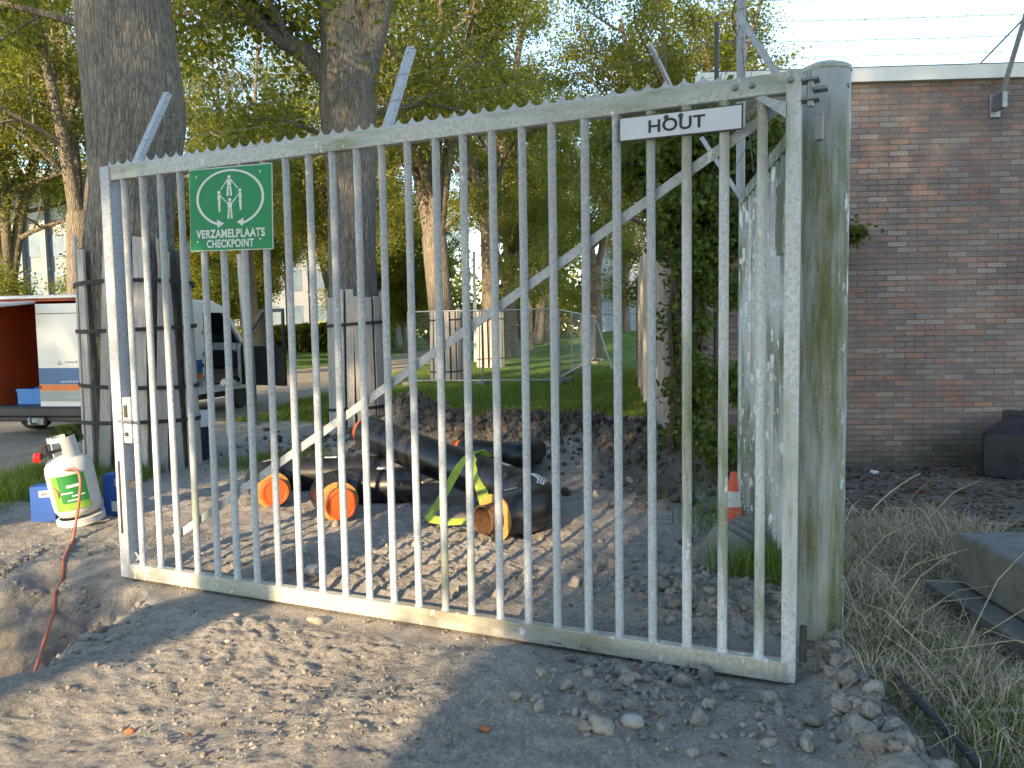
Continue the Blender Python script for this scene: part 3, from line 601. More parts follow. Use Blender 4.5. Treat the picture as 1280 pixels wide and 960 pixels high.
def barbed(mb, a, b, r=.0016, sp=.11, sag=.015):
    a, b = Vector(a), Vector(b); L_ = (b-a).length; n = max(2, int(L_/sp)); P = []
    for i in range(n+1):
        t = i/n; P.append(a.lerp(b, t)+Vector((0, 0, -sag*4*t*(1-t)*L_+random.uniform(-.004, .004))))
    mb.tube(P, r, 4, False)
    d = (b-a).normalized(); s1 = d.orthogonal().normalized()
    for p in P[1:-1]:
        q = Quaternion(d, random.uniform(0, 6)); e = q @ s1
        mb.tube([p-e*.012-d*.006, p+e*.012+d*.006], r*.8, 3, False); e2 = q @ d.cross(s1); mb.tube([p-e2*.012, p+e2*.012], r*.8, 3, False)
for k in range(3):
    mb = MB(); barbed(mb, ends[0][k], ends[1][k]); q = Vector((um-1.9, -.30*(.36+.3*k), ends[1][k].z+.04)); barbed(mb, ends[1][k], q)
    mb.build('barbed_wire', MT['wire'], gate)
# lock box, handle and drop bolt on the left stile
ul, zl = guz(163, 525)
lb = MB().box((ul, .002, zl), (.07, .055, .30), bev=.006).build('lock_case', MT['bar'], gate)
MB().box((ul, .034, zl+.06), (.026, .012, .08), bev=.003).build('keyhole_plate', MT['darksteel'], lb); MB().tube([(ul, .03, zl-.09), (ul, .040, zl-.09)], .014, 10).build('lock_cylinder', MT['darksteel'], lb)
MB().tube([(ul+.03, .06, zl), (ul-.09, .06, zl)], .010, 8).tube([(ul+.02, .03, zl), (ul+.02, .06, zl)], .009, 8).build('handle', MT['steel'], lb, True)
MB().tube([(GL-.04, .040, .78), (GL-.04, .041, .30)], .006, 6).box((GL-.115, 0, .62), (.07, .012, .05)).build('drop_bolt', MT['darksteel'], gate)
# hinges
mb = MB(); mb.box((-.035, .0, ZT-.05), (.07, .07, .010)); mb.box((-.035, 0, ZT-.13), (.07, .07, .010)); mb.tube([(-.035, .012, ZT-.16), (-.035, .012, ZT-.02)], .014, 12)
mb.box((-.075, .0, ZT-.09), (.055, .06, .014)); mb.box((-.07, .01, ZT-.25), (.035, .03, .11), bev=.004); mb.build('hinge', MT['steel'], gate)
mb = MB(); mb.tube([(-.03, .0, .10), (-.03, .0, .26)], .016, 10); mb.box((-.05, 0, .18), (.06, .03, .03)); mb.build('hinge', MT['darksteel'], gate)

# ------------------------------------------------------------------ signs
def plate(name, label, corners, th, m, edge):
    us = [guz(*c) for c in corners]; um_ = sum(u for u, z in us)/4; zm = sum(z for u, z in us)/4
    (ua_, za), (ub, zb), (uc, zc), (ud, zd) = us      # tl, tr, br, bl
    w_ = ((ua_-ub)+(ud-uc))/2; h_ = ((za-zd)+(zb-zc))/2; tilt = math.atan2(zb-za, ua_-ub)
    e = empty(name, G0+gu*um_+gv*.034+Vector((0, 0, zm)), GR); e.rotation_euler = (Matrix.Rotation(GR, 4, 'Z') @ Matrix.Rotation(tilt, 4, 'Y')).to_euler()
    tag(e, label, 'sign'); return e, w_, h_
e, W_, H_ = plate('assembly_point_sign', 'green square metal sign reading VERZAMELPLAATS CHECKPOINT, with four linked figures and curved arrows', [(241, 214), (344, 205), (348, 311), (245, 316)], .004, None, None)
MB().box((0, 0, 0), (W_, .004, H_)).build('sign_back', MT['signwhite'], e); MB().box((0, .0035, 0), (W_-.010, .002, H_-.010)).build('sign_face', MT['green'], e)
def S(u, v): return (W_*(.5-u), .0055, H_*(.5-v))
def flat(mb, poly):        # poly of (u,v)
    vs = [S(*p) for p in poly]; n = len(vs); mb.add(vs+[(x, y+.001, z) for x, y, z in vs], [tuple(range(n)), tuple(range(n, 2*n))]+[(i, (i+1) % n, n+(i+1) % n, n+i) for i in range(n)])
def arc(a0, a1, wv=.027, n=40):
    mb = MB(); vs = []; fs = []
    for i in range(n+1):
        a_ = a0+(a1-a0)*i/n
        for r_ in (1-wv*1.35, 1+wv*1.35):
            for y in (.0055, .0065): x_, _, z_ = S(.503+.395*r_*math.cos(a_), .375-.33*r_*math.sin(a_)); vs.append((x_, y, z_))
    for i in range(n):
        k = 4*i; fs += [(k+1, k+3, k+7, k+5), (k, k+4, k+6, k+2), (k, k+1, k+5, k+4), (k+2, k+6, k+7, k+3)]
    return mb.add(vs, fs)
mb = arc(R(-112), R(292)) if False else arc(R(-68), R(248))
flat(mb, [(.345, .625), (.43, .675), (.355, .725)]); flat(mb, [(.668, .615), (.585, .665), (.655, .715)])
mb.build('curved_arrow', MT['signwhite'], e)
def figure(cx, cy, sc_, kind):
    mb = MB(); disc = [(cx+.019*math.cos(a_*PI/6), cy+.021*math.sin(a_*PI/6)) for a_ in range(12)]; flat(mb, disc)
    if kind == 'f':
        flat(mb, [(cx-.032, cy+.026), (cx+.032, cy+.026), (cx+.022, cy+.10), (cx-.022, cy+.10)])
        flat(mb, [(cx-.024, cy+.105), (cx-.003, cy+.105), (cx-.010, cy+.225), (cx-.032, cy+.225)]); flat(mb, [(cx+.003, cy+.105), (cx+.024, cy+.105), (cx+.034, cy+.225), (cx+.012, cy+.225)])
    else:
        flat(mb, [(cx-.018, cy+.026), (cx+.018, cy+.026), (cx+.016, cy+.105), (cx-.014, cy+.105)]); flat(mb, [(cx-.016, cy+.111), (cx+.018, cy+.111), (cx+.012, cy+.235), (cx-.004, cy+.235)])
    return mb
def limb(mb, a, b, w_=.0055):
    d = Vector((b[0]-a[0], b[1]-a[1])); n = Vector((-d.y, d.x)).normalized()*w_; flat(mb, [(a[0]-n.x, a[1]-n.y), (a[0]+n.x, a[1]+n.y), (b[0]+n.x, b[1]+n.y), (b[0]-n.x, b[1]-n.y)])
f1 = figure(.50, .125, 1, 'f'); limb(f1, (.475, .16), (.40, .27)); limb(f1, (.525, .16), (.605, .265)); f1.build('figure', MT['signwhite'], e)
f2 = figure(.375, .30, 1, 's'); limb(f2, (.39, .34), (.465, .42)); f2.build('figure', MT['signwhite'], e)
f3 = figure(.63, .29, 1, 's'); limb(f3, (.615, .33), (.54, .42)); f3.build('figure', MT['signwhite'], e)
f4 = figure(.505, .395, 1, 'f'); limb(f4, (.475, .43), (.435, .395)); limb(f4, (.535, .43), (.575, .39)); f4.build('figure', MT['signwhite'], e)
def put(u, v, y=.0062): x_, _, z_ = S(u, v); return Matrix.Translation((x_, y, z_)) @ TXT
text('VERZAMELPLAATS', W_*.83, H_*.105, MT['signwhite'], e, put(.50, .795), off=.035); text('CHECKPOINT', W_*.57, H_*.10, MT['signwhite'], e, put(.50, .915), off=.035)
for u, v in ((.10, .10), (.87, .09), (.10, .885), (.86, .875)): x_, y_, z_ = S(u, v); MB().lathe([(.0, .004), (.006, .003), (.007, 0)], 10, Matrix.Translation((x_, .005, z_)) @ Matrix.Rotation(-PI/2, 4, 'X')).build('screw', MT['signwhite'], e, True)

e, W_, H_ = plate('name_plate_sign', 'small pale rectangular plate reading HOUT, hung under the top rail near the round post', [(776, 150), (929, 132), (931, 163), (777, 181)], .003, None, None)
MB().box((0, 0, 0), (W_, .006, H_), bev=.002).build('sign_back', MT['darksteel'], e); MB().box((0, .0035, 0), (W_-.012, .003, H_-.012), bev=.001).build('sign_face', MT['platewhite'], e)
text('HOUT', W_*.46, H_*.52, MT['ink'], e, Matrix.Translation((W_*.02, .0056, 0)) @ TXT, off=.022)
for x_ in (.055, -.01): MB().lathe([(.0, .006), (.010, .005), (.012, 0)], 10, Matrix.Translation((W_*.05-x_*1.0+.02, .005, H_*.30)) @ Matrix.Rotation(-PI/2, 4, 'X')).build('bolt', MT['darksteel'], e, True)

# ------------------------------------------------------------------ round gate post
pc = Vector((1.475, 3.66, 0)); pr = .113; p = empty('round_gate_post', (pc.x, pc.y, -.05)); tag(p, 'thick round steel gate post with flaking pale paint and green algae streaks', 'post')
zt = atY(1032, 84, 3.6).z+.05
MB().lathe([(pr, -.4), (pr, zt-.012)], 64).build('column', MT['post'], p, True)
MB().lathe([(pr+.004, zt-.012), (pr+.005, zt+.004), (pr-.004, zt+.012), (pr*.6, zt+.030), (.001, zt+.040)], 64).build('cap', MT['rail'], p, True)
MB().lathe([(0, .006), (.010, .005), (.012, 0)], 10, Matrix.Translation((.075, -.086, zt-.09)) @ Matrix.Rotation(PI/2, 4, 'X') @ Matrix.Rotation(R(40), 4, 'Y')).build('rivet', MT['steel'], p, True)

# ------------------------------------------------------------------ second leaf standing open, seen nearly edge on
A = Vector((1.52, 3.95, 0)); B = Vector((1.96, 6.55, 0)); L2 = (B-A).length; r2 = math.atan2((B-A).y, (B-A).x)
g2 = empty('open_metal_gate_leaf', A, r2); tag(g2, 'peeling green and white bar gate leaf standing open, almost edge on beside the round post', 'gate')
for x_ in (.03, L2-.03): MB().box((x_, 0, ZT/2+.02), (.06, .06, ZT), bev=.004).build('stile', MT['leaf2'], g2)
MB().box((L2/2, 0, ZT-.03), (L2-.13, .05, .085), bev=.003).build('top_rail', MT['leaf2'], g2); MB().box((L2/2, 0, .09), (L2-.13, .05, .09), bev=.003).build('bottom_rail', MT['leaf2'], g2)
for i in range(1, 15):
    x_ = i*L2/15; MB().tube([(x_, 0, .13), (x_, 0, ZT-.07)], .021, 12).build('bar', MT['leaf2'], g2, True)
MB().box((.55, .032, 2.22), (.50, .004, .42)).build('back_plate', MT['leaf2'], g2)
mb = MB(); n = int((L2-.1)/.083)
for i in range(n): 
    x_ = .06+i*.083; mb.prism([(x_, 0), (x_+.083, 0), (x_+.083, .035), (x_+.0615, .014), (x_+.0415, .006), (x_+.0215, .014), (x_, .035)], .0, .004, Matrix.Translation((0, 0, ZT+.012)))
mb.build('scalloped_strip', MT['darksteel'], g2)
e2 = []
for u in (.16, L2-.05):
    o, T, l = arm(u, .33, .50, .05, g2, MT['clean'], ZT+(.0 if u > 1 else .06), side=1); e2.append([T @ Vector((0, -.004, l*k)) for k in (.36, .66, .96)])
for k in range(3):
    mb = MB(); barbed(mb, e2[0][k], e2[1][k]); mb.build('barbed_wire', MT['wire'], g2)
MB().box((L2-.10, 0, ZT+.80), (.07, .006, 1.6)).box((L2-.068, .03, ZT+.80), (.006, .06, 1.6)).build('upright_extension', MT['clean'], g2)
mb = MB(); barbed(mb, (L2-.1, .02, ZT+1.2), (L2-.5, -.02, ZT+.1), sag=.02, sp=.05, r=.003); barbed(mb, (L2-.1, .02, ZT+.9), (L2+.1, .3, ZT+.05), sag=.02, sp=.05, r=.003); mb.build('barbed_wire', MT['wire'], g2)
q = atY(896, 28, 7.9); p = tag(MB().tube([(0, 0, 0), (0, 0, q.z)], .024, 8).build('thin_dark_pole', MT['darksteel'], smooth=True), 'thin dark vertical pole standing before the corner of the brick building', 'pole'); p.location = (q.x, q.y, 0)
BENT = (atY(838, 108, 9.6), atY(812, 55, 9.3))

# ------------------------------------------------------------------ brick building
bz = R(-2.6); bb = empty('brick_building', (2.08, 8.52, 0), bz); tag(bb, 'low flat roofed dark red brick building on the right with a white roof edge', 'building')
ztop = 4.16
def slab(x0, dx, z0, z1, ov=0.):
    P = [(x0-ov, -ov), (14, -ov), (14, 14), (x0+dx-ov, 14), (x0+.30-ov, 1.0)]
    return MB().add([(x, y, z0) for x, y in P]+[(x, y, z1) for x, y in P], [(4, 3, 2, 1, 0), (5, 6, 7, 8, 9)]+[(i, (i+1) % 5, 5+(i+1) % 5, 5+i) for i in range(5)])
slab(0, 2.6, -.3, ztop).build('wall', MT['brick'], bb)
slab(0, 2.6, ztop+.002, ztop+.145, .06).build('roof_edge', MT['fascia'], bb)
slab(.05, 2.6, ztop+.147, ztop+.175).build('roof', MT['darksteel'], bb)
def bl(px, py, off=0):      # pixel to the wall's local x,z
    n = Vector((math.sin(-bz)*1, -math.cos(bz), 0)); n = Vector((-math.sin(bz)*-1, -math.cos(bz), 0)); d = ray(px, py); o = Vector((0, 0, CH)); P = Vector((2.08, 8.52, 0))
    nn = Matrix.Rotation(bz, 3, 'Z') @ Vector((0, -1, 0)); t = (P-o).dot(nn)/d.dot(nn); q = Matrix.Rotation(-bz, 3, 'Z') @ (o+d*t-P); return q.x, q.z
x_, z_ = bl(1243, 133)
br = MB().box((x_, -.012, z_), (.11, .02, .24), bev=.004).build('wire_bracket', MT['steel'], bb)
x2, z2 = bl(1273, 8); tip = Vector((x_+.10, -.45, z_+1.02))
MB().box((x_, -.10, z_+.02), (.05, .18, .16)).tube([(x_, -.05, z_-.05), tip], .026, 8).tube([(x_+.08, -.36, z_+.78), (x_-.18, -.05, z_+.44)], .009, 6).build('wire_arm', MT['steel'], br)
for k, (ya, yb) in enumerate([(25, 12), (45, 36), (66, 58), (79, 73)]):
    t = (.97, .80, .63, .50)[k]; q = Vector((x_, -.05, z_-.05)).lerp(tip, t); mb = MB(); zl_ = q.z-.05
    barbed(mb, (.0, q.y, q.z+.02), q, sp=.14, sag=.003, r=.0030); barbed(mb, q, (x_+3, q.y, q.z+.05), sp=.14, sag=.003, r=.0030); mb.build('barbed_wire', MT['wire'], bb)

# ------------------------------------------------------------------ timber fence running away on the right
fa, fb = Vector((1.93, 9.0, 0)), Vector((4.15, 25.5, 0)); fl = (fb-fa).length; fr = math.atan2((fb-fa).y, (fb-fa).x)
tf = empty('timber_board_fence', fa, fr); tag(tf, 'tall brown vertical board fence receding beside the grass strip, ivy over its near end', 'fence')
n = 99; bw = fl/n
for i in range(n):
    h_ = 3.15-.0*i+random.uniform(-.03, .03)
    MB().box((bw*(i+.5), random.uniform(-.03, .03), h_/2-.1), (bw*.90, .024, h_+.2)).build('board', MT['timber'], tf)
for z_ in (.5, 1.6, 2.7): MB().box((fl/2, -.05, z_), (fl, .06, .09)).build('rail', MT['timber'], tf)
for x_ in (.35, 1.6, 3.4, 5.2, 7.0, 8.8, 10.6): MB().box((x_, .07, 1.55), (.12, .12, 3.3)).build('fence_post', MT['plank'], tf)
tfi = Matrix.Rotation(-fr, 3, 'Z'); b0, b1 = [tfi @ (q-fa) for q in BENT]
MB().tube([(b0.x, b0.y, 3.0), b0, b1], .03, 8).build('bent_wire_post', MT['clean'], tf, True)
p = tag(MB().prism([(2.4, 3), (11, 3), (11, 12.8), (6.5, 12.8), (2.4, 9.2)], 0, 12).prism([(2.4, 0), (11, 0), (11, 2.95), (2.4, 2.95)], .1, 12).build('metal_shed', MT['shed']), 'blue grey clad shed far off beyond the grass strip on the right', 'shed'); p.location = (6.6, 82, 0)

# ------------------------------------------------------------------ ivy (on a leaning stem beside the fence)
iv = empty('ivy_plant', (1.72, 7.8, 0)); tag(iv, 'dark green ivy climbing thickly over the near end of the timber fence', 'ivy')
def blob(n, c, s, pw=.5):
    d = rng.normal(size=(n, 3)); d /= np.linalg.norm(d, axis=1)[:, None]; return np.array(c)+d*(rng.uniform(size=(n, 1))**pw)*np.array(s)
Cs = []
for k in range(46):           # a column of clumps with a bushy top
    t = k/45; z = .15+3.6*t; wv = .11+.29*sst(.45, .8, t); c = (1.80+.10*math.sin(k*1.7)+.05*t, 7.9+.35*math.sin(k*.9), z)
    if rng.uniform() < .25*(t < .5): continue
    Cs.append(blob(int(110+420*sst(.45, .8, t)), c, (wv, .40, .20)))
for (px_, py_, Y_, n, s_) in [(760, 180, 9, 160, .3), (800, 215, 8.9, 700, .35), (830, 190, 8.6, 1300, .45), (860, 235, 8.3, 1500, .48), (900, 195, 7.9, 1900, .45), (880, 150, 8.3, 900, .40), (950, 175, 8.0, 900, .33), (975, 215, 7.6, 700, .3), (920, 290, 7.6, 900, .32), (840, 300, 8.6, 400, .30), (905, 360, 7.4, 500, .26), (912, 480, 7.2, 500, .25), (870, 500, 7.9, 260, .28), (905, 560, 7.0, 420, .25), (850, 400, 8.4, 160, .3), (875, 590, 7.6, 200, .2), (1068, 292, 8.2, 160, .13)]:
    q = atY(px_, py_, Y_); Cs.append(blob(n, q, (s_, s_, s_*.8), .6))
C_ = np.concatenate(Cs)
leafcards('ivy_leaves', np.concatenate([C_, C_[::2]+rng.normal(size=C_[::2].shape)*.07])-np.array([1.72, 7.8, 0]), .078, .050, MT['ivy'], .8, iv)
mb = MB()
for k in range(9):
    x_ = 1.80+random.uniform(-.12, .12); P = []; ph = random.uniform(0, 6)
    for j in range(9): P.append((x_+.06*math.sin(j+ph), 7.9+.08*math.cos(j*1.3+ph), j*.43))
    mb.tube(P, [.045*(1-.07*j) if k < 3 else .014 for j in range(9)], 6, False)
mb.build('ivy_stem', MT['root'], iv, True, world=True)
st = empty('ivy_clad_tree', (1.86, 8.15, -.1)); tag(st, 'dark dead looking trunk hidden inside the ivy beside the brick building', 'tree')
MB().tube([(0, 0, 0), (.02, .02, 1.2), (-.03, .0, 2.4), (.0, .05, 3.7)], [.20, .17, .15, .08], 12).build('trunk', MT['bark_near'], st, True)

# ------------------------------------------------------------------ pipes
def arcpath(a, b, c, rad, n=10):
    a, b, c = Vector(a), Vector(b), Vector(c); d1 = (a-b).normalized(); d2 = (c-b).normalized(); th = d1.angle(d2); t = rad/math.tan(th/2)
    t = min(t, (a-b).length*.9, (c-b).length*.9); rad = t*math.tan(th/2); p1 = b+d1*t; bis = (d1+d2).normalized(); ce = b+bis*(rad/math.sin(th/2)); v1 = p1-ce; v2 = (b+d2*t)-ce; ax = v1.cross(v2).normalized(); an = v1.angle(v2)
    arc_ = [ce+Quaternion(ax, an*i/n) @ v1 for i in range(n+1)]
    out = [a+(p1-a)*k/4 for k in range(4)]+arc_+[(b+d2*t)+(c-b-d2*t)*k/4 for k in range(1, 5)]; return out
def pipe_end(p, d, R_, rs, parent, capped, ext=.13):
    """p: end of jacket, d: outward direction"""
    M = Matrix.Translation(p) @ d.to_track_quat('Z', 'Y').to_matrix().to_4x4(); M = Matrix.Translation(-parent.location) @ M
    MB().lathe([(rs, -.02), (R_-.006, -.02), (R_-.004, .010), (rs+.004, .016)], 40, M, closed=True).build('insulation_ring', MT['foam'], parent, True)
    if capped:
        MB().lathe([(rs, -.02), (rs, ext*.6)], 32, M).build('steel_pipe', MT['darksteel'], parent, True)
        MB().lathe([(rs+.012, ext*.35), (rs+.014, ext), (rs+.006, ext+.010), (rs-.010, ext+.010), (rs-.016, ext+.004), (.0, ext+.004)], 36, M).build('end_cap', MT['cap'], parent, True)
    else:
        MB().lathe([(rs, -.02), (rs, ext), (rs-.008, ext), (rs-.008, -.35)], 36, M, closed=True).build('steel_pipe', MT['rust'], parent, True)
def pipe(name, label, path, R_, rs, ends, group='insulated black pipes lying behind the gate'):
    b = Vector(path[0]); e = empty(name, (b.x, b.y, 0)); tag(e, label, 'pipe', group)
    jb = MB().tube(path, R_, 40, False); n_ = len(path)-1
    if not ends[0]: jb.f.append(tuple(range(40)))
    if not ends[1]: jb.f.append(tuple(n_*40+k for k in range(40)))
    jb.build('jacket', MT['pe'], e, True, world=True, angle=60)
    if ends[0]: pipe_end(Vector(path[0]), (Vector(path[0])-Vector(path[1])).normalized(), R_, rs, e, ends[0] == 'cap')
    if ends[1]: pipe_end(Vector(path[-1]), (Vector(path[-1])-Vector(path[-2])).normalized(), R_, rs, e, ends[1] == 'cap')
    return e
def sticker(e, path, i, R_, ang, w_, l_, lines=3):
    """a curved label hugging the pipe at path vertex i"""
    a, b = Vector(path[i]), Vector(path[i+1]); t = (b-a).normalized(); up_ = (Vector((0, 0, 1))-t*t.z).normalized(); sd_ = t.cross(up_); o = -e.location+Vector((a.x+b.x, a.y+b.y, a.z+b.z))/2
    def P(th, s, r): return o+t*s+(up_*math.cos(th)+sd_*math.sin(th))*r
    vs = []; fs = []; n = 6
    for k in range(n+1):
        th = ang+(k/n-.5)*w_/R_
        for s in (-l_/2, l_/2): vs.append(P(th, s, R_+.003))
    for k in range(n): fs.append((2*k, 2*k+1, 2*k+3, 2*k+2))
    s_ = MB().add(vs, fs).build('label_sticker', MT['sticker'], e); ink = MB()
    for j in range(lines):
        th = ang+((j+.8)/(lines+.6)-.5)*w_/R_; d_ = .010/R_; vs = [P(th-d_/2, -l_*.38, R_+.0045), P(th+d_/2, -l_*.38, R_+.0045), P(th+d_/2, l_*random.uniform(.1, .36), R_+.0045), P(th-d_/2, l_*.1, R_+.0045)]
        vs[3] = P(th-d_/2, (vs[2]-P(th+d_/2, 0, R_+.0045)).dot(t), R_+.0045); ink.add(vs, [(0, 1, 2, 3)])
    ink.build('print', MT['ink'], s_)
za = hz(-.25, 5.6)
PA = arcpath((-.14, 5.70, .185), (.30, 6.10, .19), (-1.52, 8.08, .52), .30, 12)
pa = pipe('elbow_pipe', 'longest black insulated pipe elbow, its open rusty end pointing towards the gate', PA, .183, .112, ('open', 'cap'))
sticker(pa, PA, 2, .183, -.35, .10, .13); sticker(pa, PA, 13, .183, .25, .09, .12, 2); sticker(pa, PA, 11, .183, .30, .08, .10, 2); sticker(pa, PA, 16, .183, .2, .09, .13, 4); sticker(pa, PA, 9, .183, .25, .06, .10, 2)
PC = arcpath((-1.47, 6.36, .178), (-1.78, 7.02, .175), (-.88, 6.98, .175), .24, 10)
pcx = pipe('elbow_pipe', 'short black pipe elbow with an orange cap, nearest the middle of the gate', PC, .172, .118, ('cap', None)); 
sticker(pcx, PC, 15, .172, .1, .08, .10, 2)
PB = arcpath((-2.20, 6.92, .17), (-2.60, 7.66, .175), (-1.26, 7.72, .17), .26, 10)
pb = pipe('elbow_pipe', 'black pipe elbow with an orange cap, leftmost of the pipes', PB, .168, .112, ('cap', None)); sticker(pb, PB, 8, .168, -.2, .10, .16, 2); sticker(pb, PB, 15, .168, 0, .1, .12, 2)
PD = arcpath((-.56, 8.75, .21), (.02, 8.30, .20), (.25, 8.9, .19), .2, 8)
pipe('elbow_pipe', 'small black pipe piece with an orange cap lying behind the longest pipe', PD, .15, .10, ('cap', None))
# lime lifting sling
zz = .52
sl_ = MB(); tp = Vector((-.40, 6.72, .485))
sl_.ribbon([(-.22, 7.05, .42), (-.30, 6.90, .50), tp, (-.46, 6.60, .43), (-.60, 6.38, .20), (-.70, 6.22, .06)], [(1, .6, .1)]*6, .10)
sl_.ribbon([(-.30, 6.90, .505), tp+Vector((.01, 0, .008)), (-.33, 6.56, .40), (-.26, 6.36, .22), (-.20, 6.18, .06)], [(1, .4, .2)]*5, .10)
sl_.ribbon([(-.70, 6.22, .10), (-.66, 6.08, .085), (-.52, 6.0, .08), (-.34, 5.98, .09)], [(.9, .2, .7), (.6, 1, .4), (.1, 1, .3), (0, 1, .2)], .10)
o = sl_.build('lifting_sling', MT['lime'], loc=(-.4, 6.2, 0)); tag(o, 'lime green webbing sling looped over the longest black pipe', 'sling')

# ------------------------------------------------------------------ traffic cone and pavers
c_ = gnd(916, 686); ce = empty('traffic_cone', (c_.x, c_.y+.05, hz(c_.x, c_.y)-.01)); ce.rotation_euler = (0, R(2), 0); tag(ce, 'orange and white traffic cone, dirty, standing by the open gate leaf', 'cone')
MB().box((0, 0, .012), (.27, .27, .024), bev=.01).build('foot', MT['conew'], ce); hh = .52
def cr(z): return .105-.083*z/hh
MB().lathe([(cr(.02)+.004, .024), (cr(.15), .15)], 32).build('lower_sleeve', MT['conew'], ce, True); MB().lathe([(cr(.15), .15), (cr(.28), .28)], 32).build('cone_body', MT['coneor'], ce, True)
MB().lathe([(cr(.27)+.003, .275), (cr(.38)+.003, .385)], 32).build('reflective_sleeve', MT['conew'], ce, True); MB().lathe([(cr(.38), .385), (cr(hh), hh), (cr(hh)-.006, hh), (cr(hh)-.008, .4)], 32).build('cone_top', MT['coneor'], ce, True)
for k, (px_, py_, a_) in enumerate([(914, 722, .55), (926, 718, .5), (940, 712, .48), (950, 706, .42)]):
    q = gnd(px_, py_, .0); o = MB().box((0, 0, 0), (.30, .05, .30), bev=.006).build('concrete_paver', MT['paver']); o.location = (q.x-.02, q.y+.1, .12); o.rotation_euler = (R(-24+k*2), R(28-k*3), R(-35+k*6))
    tag(o, ('square grey concrete paver leaning, front one of the tilted row', 'grey concrete paver leaning second in the tilted row by the grass tuft', 'grey concrete paver leaning third in the tilted row by the grass tuft', 'rearmost grey concrete paver of the tilted row below the cone')[k], 'paver', 'tilted pavers below the cone')

# ------------------------------------------------------------------ gas cylinder, box, hose
gc = Vector((-3.66, 6.42, 0)); gz = hz(gc.x, gc.y); ge = empty('gas_cylinder', (gc.x, gc.y, gz+.0)); ge.rotation_euler = (R(3), R(-9), R(25)); ge.scale = (1.06, 1.06, 1.12); tag(ge, 'tilted grey white gas cylinder with a green label and a carrying collar', 'gas cylinder')
MB().lathe([(.10, .06), (.145, .075), (.168, .12), (.172, .18), (.172, .40), (.165, .45), (.135, .495), (.085, .52), (.04, .53)], 40).build('tank', MT['bottle'], ge, True, angle=60)
mb = MB(); 
mb.lathe([(.150, .0), (.172, .0), (.176, .05), (.150, .055), (.146, .03)], 40, closed=True); mb.build('foot_ring', MT['bottle'], ge, True)
def colr(a0, a1, z0, z1, r0, r1, n=16, t=.006):
    vs = []; fs = []
    for i in range(n+1):
        a_ = a0+(a1-a0)*i/n
        for r_, z in ((r0, z0), (r1, z1), (r1-t, z1), (r0-t, z0)): vs.append((r_*math.cos(a_), r_*math.sin(a_), z))
    for i in range(n):
        for k in range(4): fs.append((4*i+k, 4*i+(k+1) % 4, 4*i+4+(k+1) % 4, 4*i+4+k))
    fs += [(3, 2, 1, 0), (4*n, 4*n+1, 4*n+2, 4*n+3)]; return vs, fs
mb = MB(); mb.add(*colr(R(-92), R(-15), .50, .665, .108, .100)); mb.add(*colr(R(-190), R(-80), .635, .672, .102, .100)); mb.add(*colr(R(80), R(150), .50, .665, .108, .100)); mb.build('collar', MT['bottle'], ge, True)
lb = MB(); vs = []; 
for i in range(13):
    a_ = R(-138)+(R(86))*i/12
    for z in (.135, .40): vs.append((.1742*math.cos(a_), .1742*math.sin(a_), z))
lb.add(vs, [(2*i, 2*i+2, 2*i+3, 2*i+1) for i in range(12)]).build('label_sticker', MT['lab1'], ge, True)
lb = MB(); vs = []
for i in range(11):
    a_ = R(-118)+(R(64))*i/10
    for z in (.19, .395): vs.append((.1748*math.cos(a_), .1748*math.sin(a_), z))
lb.add(vs, [(2*i, 2*i+2, 2*i+3, 2*i+1) for i in range(10)]); lb.build('label_panel', MT['lab2'], ge, True)
mb = MB(); 
for z, w0, w1 in ((.305, -100, -66), (.262, -116, -88), (.235, -92, -62), (.205, -104, -78)):
    vs = []
    for i in range(7):
        a_ = R(w0+(w1-w0)*i/6)
        for dz in (0, .010 if z < .3 else .020): vs.append((.1753*math.cos(a_), .1753*math.sin(a_), z+dz))
    mb.add(vs, [(2*i, 2*i+2, 2*i+3, 2*i+1) for i in range(6)])
mb.build('label_print', MT['sticker'], ge, True)
MB().lathe([(.018, .52), (.018, .575), (.026, .58), (.026, .60), (.012, .605)], 16).tube([(0, 0, .57), (-.12, -.06, .565)], .013, 8).build('valve', MT['darksteel'], ge, True)
MB().box((-.125, -.065, .60), (.05, .045, .085), bev=.01).tube([(-.12, -.06, .565), (-.16, -.09, .555)], .02, 10).build('regulator', MT['blackplastic'], ge)
MB().lathe([(.03, 0), (.038, .008), (.038, .04), (.026, .05)], 16, Matrix.Translation((-.155, -.085, .55)) @ Matrix.Rotation(R(-75), 4, 'Y')).build('red_knob', MT['red'], ge, True)
q = atY(70, 590, 6.75); bx = empty('cardboard_box', (-4.02, 6.52, hz(-4.02, 6.52)), R(14)); tag(bx, 'blue box with a white sticker, behind the gas cylinder and showing on its left', 'box')
MB().box((0, 0, .155), (.19, .16, .31), bev=.004).build('carton', MT['blue'], bx); s_ = MB().box((.03, -.0815, .245), (.11, .002, .055)).build('label_sticker', MT['sticker'], bx)
text('gads', .075, .03, MT['ink'], s_, Matrix.Translation((.03, -.0835, .245)) @ Matrix(((1, 0, 0, 0), (0, 0, -1, 0), (0, 1, 0, 0), (0, 0, 0, 1))), 'print', .02)
bx = empty('cardboard_box', (gc.x+.15, gc.y+.28, hz(gc.x+.2, gc.y+.2)), R(-4)); tag(bx, 'upright blue box, only its edge seen between the gas cylinder and the gate', 'box')
MB().box((0, 0, .19), (.15, .14, .36), bev=.004).build('carton', MT['blue'], bx); MB().box((.03, -.0715, .09), (.06, .002, .09)).box((.045, -.0715, .30), (.012, .002, .07)).build('print', MT['sticker'], bx)
